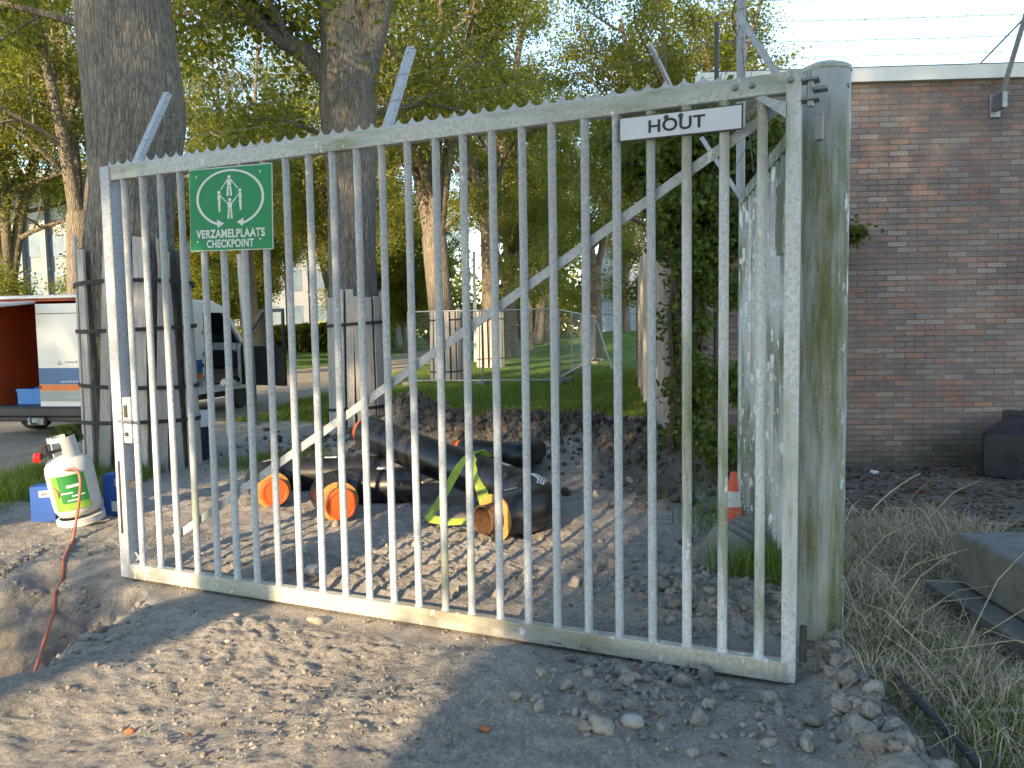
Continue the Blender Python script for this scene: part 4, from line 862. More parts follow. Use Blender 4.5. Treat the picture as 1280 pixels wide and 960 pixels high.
hp = [atY(76, 590, 6.25), atY(92, 586, 6.14), atY(100, 597, 6.08), atY(99, 625, 6.05), atY(95, 652, 6.03), atY(92, 672, 5.9), atY(84, 704, 5.5), atY(72, 750, 4.95), atY(56, 800, 4.40), atY(42, 845, 3.95), atY(33, 868, 3.75), atY(24, 905, 3.6)]
def cat(P, k=6):
    P = [Vector(p) for p in P]; P = [2*P[0]-P[1]]+P+[2*P[-1]-P[-2]]; out = []
    for i in range(1, len(P)-2):
        for j in range(k):
            t = j/k; a, b, c, d = P[i-1:i+3]; out.append(.5*((2*b)+(c-a)*t+(2*a-5*b+4*c-d)*t*t+(3*b-a-3*c+d)*t**3))
    out.append(P[-2]); return out
hp = [Vector((p.x, p.y, max(p.z, hz(p.x, p.y)+.015))) for p in cat(hp)]
o = MB().tube(hp, .0105, 10).build('gas_hose', MT['hose'], smooth=True, loc=(hp[5].x, hp[5].y, 0)); tag(o, 'long orange red gas hose running from the gas cylinder down into the pit', 'hose')
hp2 = [atY(68, 586, 6.30), atY(66, 605, 6.22), atY(73, 618, 6.2), atY(74, 630, 6.25)]
tag(MB().tube(cat(hp2), .009, 8).build('short_hose', MT['hose'], smooth=True, loc=(hp2[0].x, hp2[0].y, 0)), 'short reddish hose loop hanging at the left side of the gas cylinder', 'hose')
q = [atY(57, 812, 4.1), atY(60, 835, 4.05), atY(54, 858, 4.0)]
tag(MB().ribbon([q[0], q[1], q[2]], [(1, .3, 0)]*3, .035).build('hanging_strap', MT['blackplastic'], loc=q[1]), 'short flat black strap hanging in the side of the pit beside the hose', 'strap')
# black flexible pipe in the verge
P = [(1.98, 4.1, .02), (1.86, 3.7, .09), (1.80, 3.3, .12), (1.74, 2.95, .13), (1.68, 2.6, .12), (1.62, 2.2, .10)]
P = [gnd(1118, 838, .10), gnd(1140, 868, .13), gnd(1165, 893, .13), gnd(1195, 925, .12), gnd(1228, 962, .11), gnd(1270, 1010, .1)]
tag(MB().tube(cat(P), .016, 12).build('plastic_conduit', MT['binblue'], smooth=True, loc=(P[2].x, P[2].y, 0)), 'dark blue black plastic conduit lying in the grass of the verge at lower right', 'conduit')

# ------------------------------------------------------------------ concrete blocks, wheelie bins
o = MB().box((0, 0, .14), (1.3, 1.9, .28), bev=.012).build('concrete_block', MT['concrete']); o.location = (3.13, 3.33, .125); o.rotation_euler = (0, 0, R(-2)); tag(o, 'upper grey concrete block with a smooth top at the right edge', 'concrete block')
o = MB().box((0, 0, .09), (1.5, 2.1, .20), bev=.012).build('concrete_block', MT['concrete']); o.location = (3.10, 3.30, -.075); o.rotation_euler = (0, 0, R(-1)); tag(o, 'lower mossy concrete slab sticking out under the grey block', 'concrete block')
def wbin(loc, rz, label, s=1):
    e = empty('wheelie_bin', loc, rz); tag(e, label, 'bin', 'dark bins lying by the brick wall')
    # bin lies on its back: base faces -Y, rim at +Y
    w0, h0, w1, h1, L_ = .50*s, .47*s, .56*s, .54*s, .95*s; n = 4
    def ringp(w_, h_, y, r_=.05):
        out = []
        for cx_, cz_, a0 in ((w_/2-r_, r_, -90), (w_/2-r_, h_-r_, 0), (-w_/2+r_, h_-r_, 90), (-w_/2+r_, r_, 180)):
            for k in range(n+1): a_ = R(a0+90*k/n); out.append((cx_+r_*math.cos(a_), y, cz_+r_*math.sin(a_)))
        return out
    rings = [ringp(w0-.05, h0-.05, 0), ringp(w0, h0, .03), ringp(w1, h1, L_), ringp(w1+.06, h1+.05, L_), ringp(w1+.06, h1+.05, L_+.05)]
    for i in (0,): rings[i] = [(x, y, z+.025) for x, y, z in rings[i]]
    m = len(rings[0]); vs = sum(rings, []); fs = [(i*m+k, i*m+(k+1) % m, (i+1)*m+(k+1) % m, (i+1)*m+k) for i in range(len(rings)-1) for k in range(m)]+[tuple(range(m)), tuple(4*m+k for k in range(m))]
    MB().add(vs, fs).build('body', MT['binblue'], e, True)
    M = Matrix.Translation((.02, 0, h0*.42)) @ Matrix.Rotation(PI/2, 4, 'X')
    MB().lathe([(.075, -.003), (.068, .010), (.050, .010), (.045, .002), (.032, .002), (.026, .014), (.012, .014), (.010, .004), (0, .004)], 28, M).build('base_boss', MT['binblue'], e, True)
    for sx_ in (1,): MB().tube([(sx_*(w0/2+.005), .10, h0+.03), (sx_*(w0/2+.055), .10, h0+.03)], .10, 24).build('wheel', MT['rubber'], e, True)
    return e
q = gnd(1248, 609); wbin((q.x+.12, q.y+.02, hz(q.x, q.y)-.01), R(-46), 'dark blue wheelie bin lying on its side before the brick wall, base showing')
wbin((5.75, 7.72, .0), R(-60), 'dark bin lying farther back against the brick wall at the right edge', .9)

# ------------------------------------------------------------------ van
vr = R(-10); vo_ = Vector((-7.55, 12.3, 0)); ve = empty('delivery_van', vo_, vr)
tag(ve, 'white works van with blue and orange bands, rear door and front door open, orange inside', 'van')
W2, HT = 1.0, 2.22      # half width, roof height; local x right, y forward, origin rear centre
prof = [(0, .42), (0, 1.9), (.06, 2.12), (.2, HT), (3.5, HT), (3.85, 2.14), (4.55, 1.42), (5.2, 1.15), (5.35, .95), (5.35, .42)]
def side(x0, x1, cut):   # side wall as a frame of polygons in (y,z)
    mb = MB()
    for poly in cut:
        n_ = len(poly); vs = [(x0, y, z) for y, z in poly]+[(x1, y, z) for y, z in poly]
        mb.add(vs, [tuple(range(n_)), tuple(range(2*n_-1, n_-1, -1))]+[(i, n_+i, n_+(i+1) % n_, (i+1) % n_) for i in range(n_)])
    return mb
rear = [(0, .42), (0, 1.9), (.06, 2.12), (.2, HT), (3.05, HT), (3.05, .42)]
side(.93, 1.0, [rear, [(3.05, 2.02), (3.05, HT), (3.5, HT), (3.85, 2.14), (4.62, 1.38), (4.54, 1.34), (3.82, 2.02)], [(3.05, .42), (3.05, .56), (4.4, .56), (4.4, .42)], [(4.4, .42), (4.4, 1.36), (4.62, 1.38), (5.2, 1.15), (5.35, .95), (5.35, .42)]]).build('right_side', MT['vanwhite'], ve)
side(-1.0, -.93, [[(0, .42), (0, 1.9), (.06, 2.12), (.2, HT), (3.5, HT), (3.85, 2.14), (4.55, 1.42), (5.2, 1.15), (5.35, .95), (5.35, .42)]]).build('left_side', MT['vanwhite'], ve)
MB().box((0, 1.85, HT+.012), (1.9, 3.4, .06), bev=.02).build('roof', MT['vanwhite'], ve)
MB().box((0, 1.9, .45), (1.84, 3.7, .06)).build('load_floor', MT['darksteel'], ve)
MB().box((-.0, 2.7, 1.3), (1.84, .04, 1.7)).box((-.915, 1.4, 1.3), (.02, 2.6, 1.68)).box((.915, 1.4, 1.3), (.02, 2.6, 1.68)).box((0, 1.4, HT-.05), (1.84, 2.7, .02)).build('orange_lining', MT['orange_in'], ve)
MB().box((0, 5.0, .8), (1.84, .6, .7), bev=.08).box((0, 4.55, 1.3), (1.8, .35, .2), bev=.04).build('bonnet', MT['vanwhite'], ve)
rot = Matrix.Rotation(-math.atan2(.72, .70)+PI/2-PI/2, 4, 'X')
MB().add([(-.93, 3.86, 2.12), (.93, 3.86, 2.12), (.93, 4.58, 1.40), (-.93, 4.58, 1.40), (-.93, 3.83, 2.10), (.93, 3.83, 2.10), (.93, 4.55, 1.38), (-.93, 4.55, 1.38)], [(0, 1, 2, 3), (4, 5, 6, 7), (0, 1, 5, 4), (2, 3, 7, 6), (0, 3, 7, 4), (1, 2, 6, 5)]).build('windscreen', MT['glass'], ve)
MB().box((.45, 3.35, .85), (.5, .5, .35), bev=.06).box((.45, 3.12, 1.3), (.48, .14, .7), bev=.05).box((.45, 3.1, 1.72), (.26, .1, .18), bev=.03).build('seat', MT['rubber'], ve)
MB().box((.0, 4.35, 1.05), (1.8, .3, .4), bev=.05).build('dashboard', MT['blackplastic'], ve)
# rear door (right half, shut) with its bands
rd = MB().box((.50, -.025, 1.28), (.98, .05, 1.66), bev=.02).build('rear_door', MT['vanwhite'], ve)
MB().box((.50, -.053, .965), (.955, .004, .26)).build('blue_band', MT['vanblue'], rd); MB().box((.50, -.053, .782), (.955, .004, .10)).build('orange_band', MT['vanorange'], rd); MB().box((.50, -.053, .645), (.955, .004, .165)).build('grey_band', MT['vangrey'], rd)
MB().box((.03, -.056, .79), (.05, .012, .045), bev=.006).build('handle', MT['darksteel'], rd); MB().box((.50, -.0515, 1.955), (.93, .002, .012)).build('panel_seam', MT['darksteel'], rd)
FR = Matrix(((1, 0, 0, 0), (0, 0, -1, 0), (0, 1, 0, 0), (0, 0, 0, 1)))
text('www.uthend', .45, .035, MT['sticker'], rd, Matrix.Translation((.72, -.056, .64)) @ FR); text('kwast & rondom', .44, .035, MT['ink'], rd, Matrix.Translation((.74, -.0565, 1.19)) @ FR)
mb = MB(); mb.tube([(.37, -.053, 1.15), (.405, -.053, 1.21), (.44, -.053, 1.15), (.37, -.053, 1.15)], .004, 4, False); mb.build('triangle_emblem', MT['ink'], rd)
text('utilities', .42, .035, MT['sticker'], rd, Matrix.Translation((.62, -.056, .88)) @ FR); MB().lathe([(0, .002), (.03, 0)], 12, Matrix.Translation((.85, -.054, .93)) @ Matrix.Rotation(PI/2, 4, 'X')).build('round_emblem', MT['sticker'], rd)
MB().box((-.55, -.35, HT-.12), (.98, .85, .04), Matrix.Rotation(R(6), 4, 'X'), .01).build('tail_flap', MT['vanwhite'], ve)
for z_, h_, mm, nm in ((.965, .26, 'vanblue', 'blue_band'), (.782, .10, 'vanorange', 'orange_band'), (.645, .165, 'vangrey', 'grey_band')): MB().box((1.002, 1.5, z_), (.004, 2.9, h_)).build(nm, MT[mm], ve)
bp = MB().box((0, -.07, .40), (2.0, .16, .17), bev=.03).box((0, -.05, .29), (1.9, .08, .10), bev=.02).build('rear_bumper', MT['blackplastic'], ve)
MB().box((.90, -.156, .42), (.14, .012, .06)).build('reflector', simple('red_reflector', (.35, .02, .03), None, .3, 0, 5, 0), bp)
MB().box((0, -.12, .25), (.30, .08, .12), bev=.01).tube([(0, -.14, .22), (0, -.24, .22), (0, -.26, .30)], .018, 8).lathe([(0, 0), (.025, .01), (.025, .035), (0, .05)], 12, Matrix.Translation((0, -.26, .29))).build('tow_hook', MT['steel'], ve, True)
for sx_ in (-1, 1):
    for y in (.85, 4.45):
        wh = MB().lathe([(.18, -.11), (.31, -.11), (.34, -.08), (.34, .08), (.31, .11), (.18, .11)], 32, Matrix.Translation((sx_*.86, y, .34)) @ Matrix.Rotation(PI/2, 4, 'Y')).build('wheel', MT['rubber'], ve, True)
        MB().lathe([(0, .07), (.10, .09), (.18, .08), (.185, -.08), (0, -.08)], 20, Matrix.Translation((sx_*.86, y, .34)) @ Matrix.Rotation(PI/2*sx_, 4, 'Y')).build('rim', MT['steel'], wh, True)
MB().box((0, 2.6, .35), (1.7, 5.0, .12)).build('chassis', MT['rubber'], ve)
# B pillar hardware, open front door swung out
MB().box((1.004, 3.0, 1.2), (.006, .03, .08)).box((1.004, 3.0, 1.62), (.006, .03, .08)).box((1.004, 3.0, .72), (.006, .03, .08)).tube([(1.0, 2.96, .98), (1.012, 2.96, .98)], .04, 12).build('door_catch', MT['blackplastic'], ve)
MB().box((1.003, 2.60, 1.3), (.004, .10, 1.5)).build('sliding_door_gap', MT['rubber'], ve)
dr = empty('x', (0, 0, 0)); bpy.data.objects.remove(dr)
T = Matrix.Translation((1.0, 4.45, 0)) @ Matrix.Rotation(R(112), 4, 'Z')   # +y of door runs from hinge backwards
def dpoly(mb, poly, x0, x1):
    n_ = len(poly); vs = [T @ Vector((x0, y, z)) for y, z in poly]+[T @ Vector((x1, y, z)) for y, z in poly]
    mb.add(vs, [tuple(range(n_)), tuple(range(2*n_-1, n_-1, -1))]+[(i, n_+i, n_+(i+1) % n_, (i+1) % n_) for i in range(n_)]); return mb
T = Matrix.Translation((1.0, 4.45, 0)) @ Matrix.Rotation(R(-90-22), 4, 'Z') @ Matrix.Scale(1, 4)
mb = MB(); dpoly(mb, [(0, .5), (0, 1.32), (1.35, 1.32), (1.35, .5)], -.03, .03); dpoly(mb, [(0, 1.32), (.05, 1.32), (.72, 2.0), (.72, 2.07), (.60, 2.02)], -.02, .02); dpoly(mb, [(.60, 2.02), (.65, 2.09), (1.35, 2.09), (1.35, 2.02)], -.02, .02); dpoly(mb, [(1.29, 1.32), (1.29, 2.02), (1.35, 2.02), (1.35, 1.32)], -.02, .02)
mb.build('open_front_door', MT['blackplastic'], ve)
# things in the load bay
cb_ = Matrix.Rotation(vr, 4, 'Z'); 
def inv(l): return vo_+cb_ @ Vector(l)
q = empty('plastic_crate', inv((-.35, .35, .485)), vr); tag(q, 'bright blue plastic crate in the open back of the van', 'crate')
mb = MB()
for c, d in (((0, 0, .01), (.5, .36, .02)), ((0, -.17, .13), (.5, .02, .26)), ((0, .17, .13), (.5, .02, .26)), ((-.24, 0, .13), (.02, .32, .26)), ((.24, 0, .13), (.02, .32, .26)), ((0, -.185, .24), (.53, .02, .03))): mb.box(c, d)
mb.build('crate_body', MT['crateblue'], q)
q = tag(MB().lathe([(.14, 0), (.19, .08), (.17, .22), (.19, .36), (.15, .42), (.0, .43)], 16).build('work_sack', MT['root'], smooth=True), 'slumped brown sack beside the blue crate in the van', 'sack'); q.location = inv((.05, .55, .485))
q = tag(MB().box((0, 0, .0), (.16, .05, .75), bev=.01).build('wooden_level', MT['timber']), 'upright wooden tool leaning on the orange lining inside the van', 'tool'); q.location = inv((.30, 1.6, .90))

# ------------------------------------------------------------------ buckets and posts between van and gate
q = gnd(250, 574); e = empty('dark_bucket', (q.x, q.y, hz(q.x, q.y))); tag(e, 'tall dark navy bucket with a white lid standing behind the gate bars', 'bucket')
MB().lathe([(.125, 0), (.15, .44), (.155, .44), (.155, .46), (0, .46)], 28).build('bucket_body', MT['navy'], e, True); MB().lathe([(.165, .43), (.17, .60), (.155, .62), (0, .62)], 28).build('lid', MT['platewhite'], e, True)
q = gnd(288, 546); e = empty('short_wooden_post', (q.x, q.y, 0)); tag(e, 'short round wooden post with a lumpy top beside the van door', 'post')
MB().tube([(0, 0, -.1), (.01, 0, .8)], .055, 12).build('stake', MT['plank'], e, True); 
t_ = MB(); V0 = [(v[0]*.13*random.uniform(.8, 1.1), v[1]*.13, .84+v[2]*.07*random.uniform(.8, 1.2)) for v in IV]; t_.add(V0, [tuple(int(a) for a in f) for f in IF]).build('lumpy_top', MT['stone'], e)
q = gnd(318, 532); tp = atY(302, 318, q.y-.1)
o = MB().tube([(0, 0, -.2), (tp.x-q.x, tp.y-q.y, tp.z)], .085, 16).build('grey_steel_post', MT['steel'], smooth=True); o.location = (q.x, q.y, 0); tag(o, 'leaning grey steel post standing in the grass left of the pipes', 'post')
q = gnd(595, 452); e = empty('lamp_post', (q.x, q.y, 0)); tag(e, 'slim pale lamp post among the far trees', 'lamp post')
MB().tube([(0, 0, 0), (0, 0, 5.4)], [.10, .07], 10).build('pole', MT['platewhite'], e, True); MB().box((-.35, 0, 4.2), (.6, .10, .10)).build('arm', MT['platewhite'], e)

# ------------------------------------------------------------------ mesh fence panels
def panel(a, b, h, label, n=46, feet=(1, 1), tilt=0):
    a, b = Vector(a), Vector(b); L_ = (b-a).length; e = empty('mesh_fence_panel', a, math.atan2((b-a).y, (b-a).x)); tag(e, label, 'fence panel', 'temporary mesh fence panels on the lawn')
    fz = .14; MB().tube([(0, 0, fz), (0, 0, h)], .022, 8).tube([(L_, 0, fz), (L_, 0, h)], .022, 8).tube([(0, 0, h), (L_, 0, h)], .022, 8).tube([(0, 0, fz), (L_, 0, fz)], .022, 8).build('frame', MT['fencegalv'], e, True)
    mb = MB()
    for i in range(1, n): mb.tube([(L_*i/n, 0, fz), (L_*i/n, 0, h)], .0024, 3, False)
    for z in np.arange(fz+.28, h, .27): mb.tube([(0, 0, z), (L_, 0, z)], .0024, 3, False)
    mb.build('wire_mesh', MT['fencegalv'], e)
    for k, x_ in enumerate((0, L_)):
        if feet[k]: MB().box((x_, 0, .065), (.26, .72, .13), bev=.02).build('foot_block', MT['concrete'], e)
    return e
a, b = gnd(512, 482), gnd(698, 481); m_ = (a+b)/2; hh = 2.13
panel(a, (*m_.xy, 0), hh, 'left half of the mesh fence panels facing the camera before the tree guards', 34, (1, 0))
panel((*m_.xy, 0), b, hh, 'right half of the mesh fence panels facing the camera, ending at the fence corner', 34, (1, 1))
pts = [gnd(700, 477), gnd(715, 468), gnd(727, 461), gnd(737, 455), gnd(744, 451)]
for i in range(4): panel(pts[i], pts[i+1], 2.13, 'mesh fence panel of the run going away, %s from the corner' % ('first', 'second', 'third', 'farthest')[i], 30)
a, b = gnd(746, 452), gnd(765, 463); o = MB().tube([(0, 0, 1.9), b-a+Vector((0, 0, .05))], .03, 8).build('leaning_brace_pole', MT['fencegalv'], smooth=True); o.location = a; tag(o, 'thin grey pole leaning down from the end of the mesh fence', 'pole')

# ------------------------------------------------------------------ far buildings
o = empty('office_building', (-58, 66, 0), R(4)); tag(o, 'long white office block with upright fins and dark windows behind the trees on the left', 'building')
MB().box((24, 6, 7), (48, 12, 14)).build('wall', MT['officewhite'], o); k = 0
MB().box((24, -.3, 14.2), (48.6, 13, .6)).build('roof', MT['officewhite'], o)
for fl_ in range(4):
    MB().box((24, -.02, 3.0+fl_*3.2), (47, .1, 1.9)).build('window_strip', MT['officeglass'], o); mb = MB()
    for i in range(0, 24, 5): mb.box((1.5+i*2+(fl_ % 2)*2, -.08, 2.2+fl_*3.2), (1.2, .04, .6))
    mb.build('yellow_panel', MT['yellow'], o)
for i in range(25): MB().box((i*2, -.35, 7), (.45, .6, 14)).build('fin', MT['officewhite'], o)
def house(x, y, w_, d_, h_, rh, lab, wm='fascia'):
    e = empty('house', (x, y, 0)); tag(e, lab, 'house'); MB().box((0, 0, h_/2), (w_, d_, h_)).build('wall', MT[wm], e)
    MB().prism([(-w_/2-.3, h_), (w_/2+.3, h_), (0, h_+rh)], -d_/2, d_/2).build('roof', MT['root'], e)
house(-6, 118, 12, 8, 3.2, 2.5, 'low pale house seen far away between the tree trunks')
p = empty('site_sign_board', (*gnd(356, 426).xy, 0)); tag(p, 'small blue and white board on legs far off beside the path', 'sign'); 
d_ = p.location.y/961; MB().box((0, 0, d_*38), (d_*22, .1, d_*24)).build('board', MT['platewhite'], p); MB().box((0, -.07, d_*41), (d_*18, .03, d_*8)).build('blue_panel', MT['vanblue'], p); MB().box((-d_*7, 0, d_*14), (.12, .1, d_*28)).box((d_*7, 0, d_*14), (.12, .1, d_*28)).build('leg', MT['steel'], p)

# ------------------------------------------------------------------ tree guards
def guard(c, r_, h_, n, label, wd=.14, tilt=.02, straps=(.55, .9), dark=False):
    e = empty('tree_guard', c, random.uniform(0, 6)); tag(e, label, 'tree guard', 'plank guards round the tree trunks')
    for i in range(n):
        a = 2*PI*i/n; hh_ = h_*random.uniform(.95, 1.03)
        T = Matrix.Rotation(a, 4, 'Z') @ Matrix.Translation((r_, 0, 0)) @ Matrix.Rotation(random.gauss(0, tilt), 4, 'X') @ Matrix.Rotation(random.gauss(-.01, .01), 4, 'Y')
        MB().box((0, 0, hh_/2-.05), (.03, wd*random.uniform(.85, 1.1), hh_+.1), None, .003, T).build('plank', MT['plank'], e)
    for s_ in straps:
        P = [(math.cos(2*PI*k/40)*(r_+.022), math.sin(2*PI*k/40)*(r_+.022), h_*s_+.03*math.sin(2*PI*k/40+s_*9)) for k in range(41)]
        MB().ribbon(P, [(0, 0, 1)]*41, .045, .004).build('strap', MT['rubber'], e)
    return e
guard((-4.46, 9.22, 0), .63, 2.66, 19, 'largest guard of weathered grey planks strapped round the big left trunk', .135, .035, (.22, .38, .63, .82))
guard((-2.44, 12.15, 0), .44, 2.2, 17, 'grey plank guard strapped round the second trunk, behind the pipes', .13, .008, (.18, .78))
guard((-2.02, 23.9, 0), .50, 2.26, 16, 'plank guard round the third trunk, behind the mesh fence', .13, .01, (.15, .85))
guard((-.88, 32.5, 0), .58, 2.35, 16, 'plank guard round the fourth trunk, far behind the mesh fence', .14, .01, (.15, .85))

# ------------------------------------------------------------------ trees
def bark_trunk(name, P, rad, parent, m, n=140, rows=260, amp=.028, seed=0):
    P = [Vector(p) for p in P]; C = cat(P, 24); Rr = np.interp(np.linspace(0, 1, len(C)), np.linspace(0, 1, len(rad)), rad); t_ = np.linspace(0, len(C)-1, rows); Cn = np.array([tuple(c) for c in C])
    cx_ = np.stack([np.interp(t_, range(len(C)), Cn[:, k]) for k in range(3)], -1); rr = np.interp(t_, range(len(C)), Rr); th = np.linspace(0, 2*PI, n, endpoint=False)
    TH, ZZ_ = np.meshgrid(th, cx_[:, 2]); X = np.cos(TH)*2.6; Y = np.sin(TH)*2.6
    d = perlin(X*1.7+perlin(ZZ_*1.1, Y, seed+4)*.5, ZZ_*.55+Y*1.9, seed); rdg = 1-2*np.abs(perlin(X*3.0+Y*1.3, ZZ_*1.0+Y*2.9-X*1.7, seed+1)); fine = perlin(X*9+Y*4, ZZ_*3.2+Y*8-X*3, seed+2)
    big = .05*perlin(X*.4+3, ZZ_*.45+Y*.4, seed+3)
    r_ = rr[:, None]*(1+big*1.3)+amp*(rdg*.65+.3*fine+.4*d); V = np.stack([cx_[:, 0:1]+np.cos(TH)*r_, cx_[:, 1:2]+np.sin(TH)*r_, ZZ_], -1).reshape(-1, 3)
    i = np.arange(rows-1)[:, None]*n; j = np.arange(n)[None]; F = np.stack([i+j, i+(j+1) % n, i+n+(j+1) % n, i+n+j], -1).reshape(-1, 4)
    return link(name, np_mesh(name, V, [F], True), m, parent)
def grow(seed, limbs, depth=3, leaves=60, lsize=.10, spread=.28, kids=(8, 7), klen=(.42, .40), wob=.10):
    """limbs: [(points, r0, r1)], returns MB of wood and leaf centres"""
    rn = random.Random(seed); mb = MB(); tips = []
    def branch(p, d, L_, r, lv):
        n = 6 if lv < 2 else 4; P = [p]; 
        for i in range(n):
            d = (d+Vector((rn.gauss(0, wob*1.6), rn.gauss(0, wob*1.6), rn.gauss(.035 if lv < 2 else -.02, wob)))).normalized(); P.append(P[-1]+d*L_/n)
        mb.tube(P, [r*(1-.75*i/n) for i in range(n+1)], 7 if lv == 1 else (5 if lv == 2 else 3), False); spawn(P, L_, r, lv, d)
    def spawn(P, L_, r, lv, d):
        if lv >= depth:
            for i in range(1, len(P)): tips.append((P[i], L_))
            return
        if lv == depth-1:
            tips.append((P[-1], L_*.4))
        nk = kids[min(lv, len(kids)-1)] if lv < len(kids) else 4
        for k in range(nk):
            t = .18+.8*(k+rn.random())/nk; f = t*(len(P)-1); i = min(int(f), len(P)-2); p = P[i].lerp(P[i+1], f-i); ax = (P[i+1]-P[i]).normalized()
            s_ = ax.orthogonal().normalized(); s_ = Quaternion(ax, rn.uniform(0, 2*PI)) @ s_; nd = (ax*rn.uniform(.35, .9)+s_*rn.uniform(.7, 1.1)+Vector((0, 0, .12))).normalized()
            branch(p, nd, L_*klen[min(lv, len(klen)-1)]*rn.uniform(.7, 1.25)*(1.1-.4*t), r*(1-.6*t)*.50, lv+1)
    for P, r0, r1, lv in limbs:
        P = cat(P, 5); mb.tube(P, [r0+(r1-r0)*i/(len(P)-1) for i in range(len(P))], 12 if r0 > .1 else 7, False)
        L_ = sum((P[i+1]-P[i]).length for i in range(len(P)-1)); spawn(P, L_, r0, lv, None)
    r2_ = np.random.default_rng(seed); T_ = np.array([tuple(p) for p, l in tips]); 
    C = np.repeat(T_, leaves, 0)+r2_.normal(size=(len(T_)*leaves, 3))*spread*np.array([1, 1, .75]); return mb, C
def tree_proto(seed, h=13, r=.36, fork=4.5, nl=4, leaves=9, low=1):
    rn = random.Random(seed*13+1); limbs = []; top = Vector((rn.gauss(0, .15), rn.gauss(0, .15), fork))
    for k in range(nl):
        a = 2*PI*k/nl+rn.uniform(-.4, .4); rr = rn.uniform(1.2, 2.6); hh_ = h-fork
        limbs.append(([top-Vector((0, 0, .5)), top+Vector((math.cos(a)*rr*.3, math.sin(a)*rr*.3, hh_*.25)), top+Vector((math.cos(a)*rr*.75, math.sin(a)*rr*.75, hh_*.6)), top+Vector((math.cos(a)*rr*1.25, math.sin(a)*rr*1.25, hh_))], r*.62, .05, 0))
    for k in range(low):
        a = rn.uniform(0, 2*PI); z = rn.uniform(2.7, fork+.5); l = rn.uniform(1.6, 3.0); limbs.append(([Vector((0, 0, z)), Vector((math.cos(a)*l*.4, math.sin(a)*l*.4, z+.5)), Vector((math.cos(a)*l, math.sin(a)*l, z+.5+rn.uniform(-.3, .8)))], .06, .02, 1))
    mb, C = grow(seed, limbs, 3, leaves)
    mb.tube([(0, 0, -.2), (0, 0, .4), (top.x*.5, top.y*.5, fork*.5), top, top+Vector((0, 0, .35))], [r*1.25, r*1.05, r*.92, r*.95, r*.6], 20, True)
    return mb, C
PROT = []
for s_, (h, r, f, nl) in enumerate([(13, .38, 4.2, 4), (14, .36, 5.2, 3), (12, .34, 3.6, 5), (15, .40, 4.8, 4)]):
    e = empty('broadleaf_tree'); mb, C = tree_proto(s_+3, h, r, f, nl, 13); mb.build('trunk', MT['bark'], e, True); leafcards('crown', C, .110, .070, MT['leaf'], .3, e); PROT.append([e, False])
e = empty('broadleaf_tree'); mb, C = tree_proto(31, 8.6, .16, 2.0, 5, 22, 8); mb.build('trunk', MT['bark'], e, True); leafcards('crown', C, .13, .085, MT['leaf'], .3, e); PROT.append([e, False])
def place_tree(i, loc, label, rz=0, s=1, group='trees lining the path'):
    e, used = PROT[i]
    if used: e = copy_tree(e)
    else: PROT[i][1] = True
    e.location = loc; e.rotation_euler = (0, 0, rz); e.scale = (s, s, s); tag(e, label, 'tree', group); return e
TR = [(0, (-2.02, 23.9), 'third tree of the guarded row, behind the mesh fence', 0, 1.05), (1, (-.88, 32.5), 'fourth tree of the guarded row, pale lit trunk in a plank guard', 1, 1.1),
 (2, (.05, 43.5), 'fifth tree of the row right of the path, bare pale trunk', 2, 1.1), (3, (1.1, 53), 'sixth tree of the row right of the path', 4, 1.05), (0, (2.2, 63), 'seventh tree of the row right of the path', 3, 1.1), (1, (3.4, 74), 'eighth tree of the row, small and far', 5, 1.1), (2, (4.8, 88), 'last visible tree of the guarded row, farthest away', 1, 1.15),
 (3, (-11.9, 35.5), 'sunlit trunk left of the path, seen beside the grey steel post', 2.5, .95), (1, (-12.4, 22), 'forked sunlit tree behind the van, left of the big trunk', 2.2, .95), (2, (-16.4, 25), 'dark trunk at the left edge behind the van', .4, .95), (0, (-10.9, 48), 'slim sunlit tree left of the path beyond the van', 1.2, 1), (2, (-9.6, 63), 'tree left of the path with a thin pale trunk, far off', 3.3, 1), (3, (-8.3, 80), 'farthest thin tree on the left side of the path', .2, 1),
 (1, (-20, 38), 'tree before the left part of the white office block', 4.2, 1), (3, (-27, 33), 'leafy tree at the far left before the office block', 5.2, 1), (0, (-17, 52), 'tree before the middle of the white office block', 2.2, 1.1), (2, (-6.3, 30), 'leafy tree standing between the two rows', 5.9, .8), (3, (9, 60), 'tree above the grassy mound at the far right of the lawn', 1.9, .95), (1, (4.2, 38), 'tree leaning over the timber fence from behind', 3.9, .85), (0, (5.4, 27.5), 'leafy tree rising behind the corner of the brick building', 2.9, .8), (2, (4.3, 21), 'tree behind the timber fence with its crown above the gate sign', 4.6, .8),
 (4, (-15, 41), 'broad bushy tree before the hedge left of the path', 2.0, .9), (4, (-7.6, 55), 'bushy young tree far along the left side of the path', 3.0, .9), (4, (-21, 46), 'wide bushy tree before the right end of the office block', 4.0, 1.0)]
for i, (x, y), lab, rz, s in TR: place_tree(i, (x, y, 0), lab, rz, s)
# unseen trees added behind the viewer, placed and sized to cast shade
OFF = [(1, (-6.9, -6.2), 3, .92), (1, (-4.8, -6.8), 1.3, .80), (3, (-11.5, -8), 4, .92), (4, (-2.5, -8), 5, 1.05), (4, (-3.4, -13.5), 1, 1.15), (4, (1.1, -8.6), 2, 1.0), (4, (-.8, -12.5), .3, 1.0), (0, (-3.3, -22), .9, 1.15), (3, (-20, -17), 1.5, 1.0)]
for i, (x, y), rz, s in OFF: place_tree(i, (x, y, 0), 'unseen tree added behind the viewer to shade the place, out of the picture', rz, s, 'unseen shade trees behind the viewer')

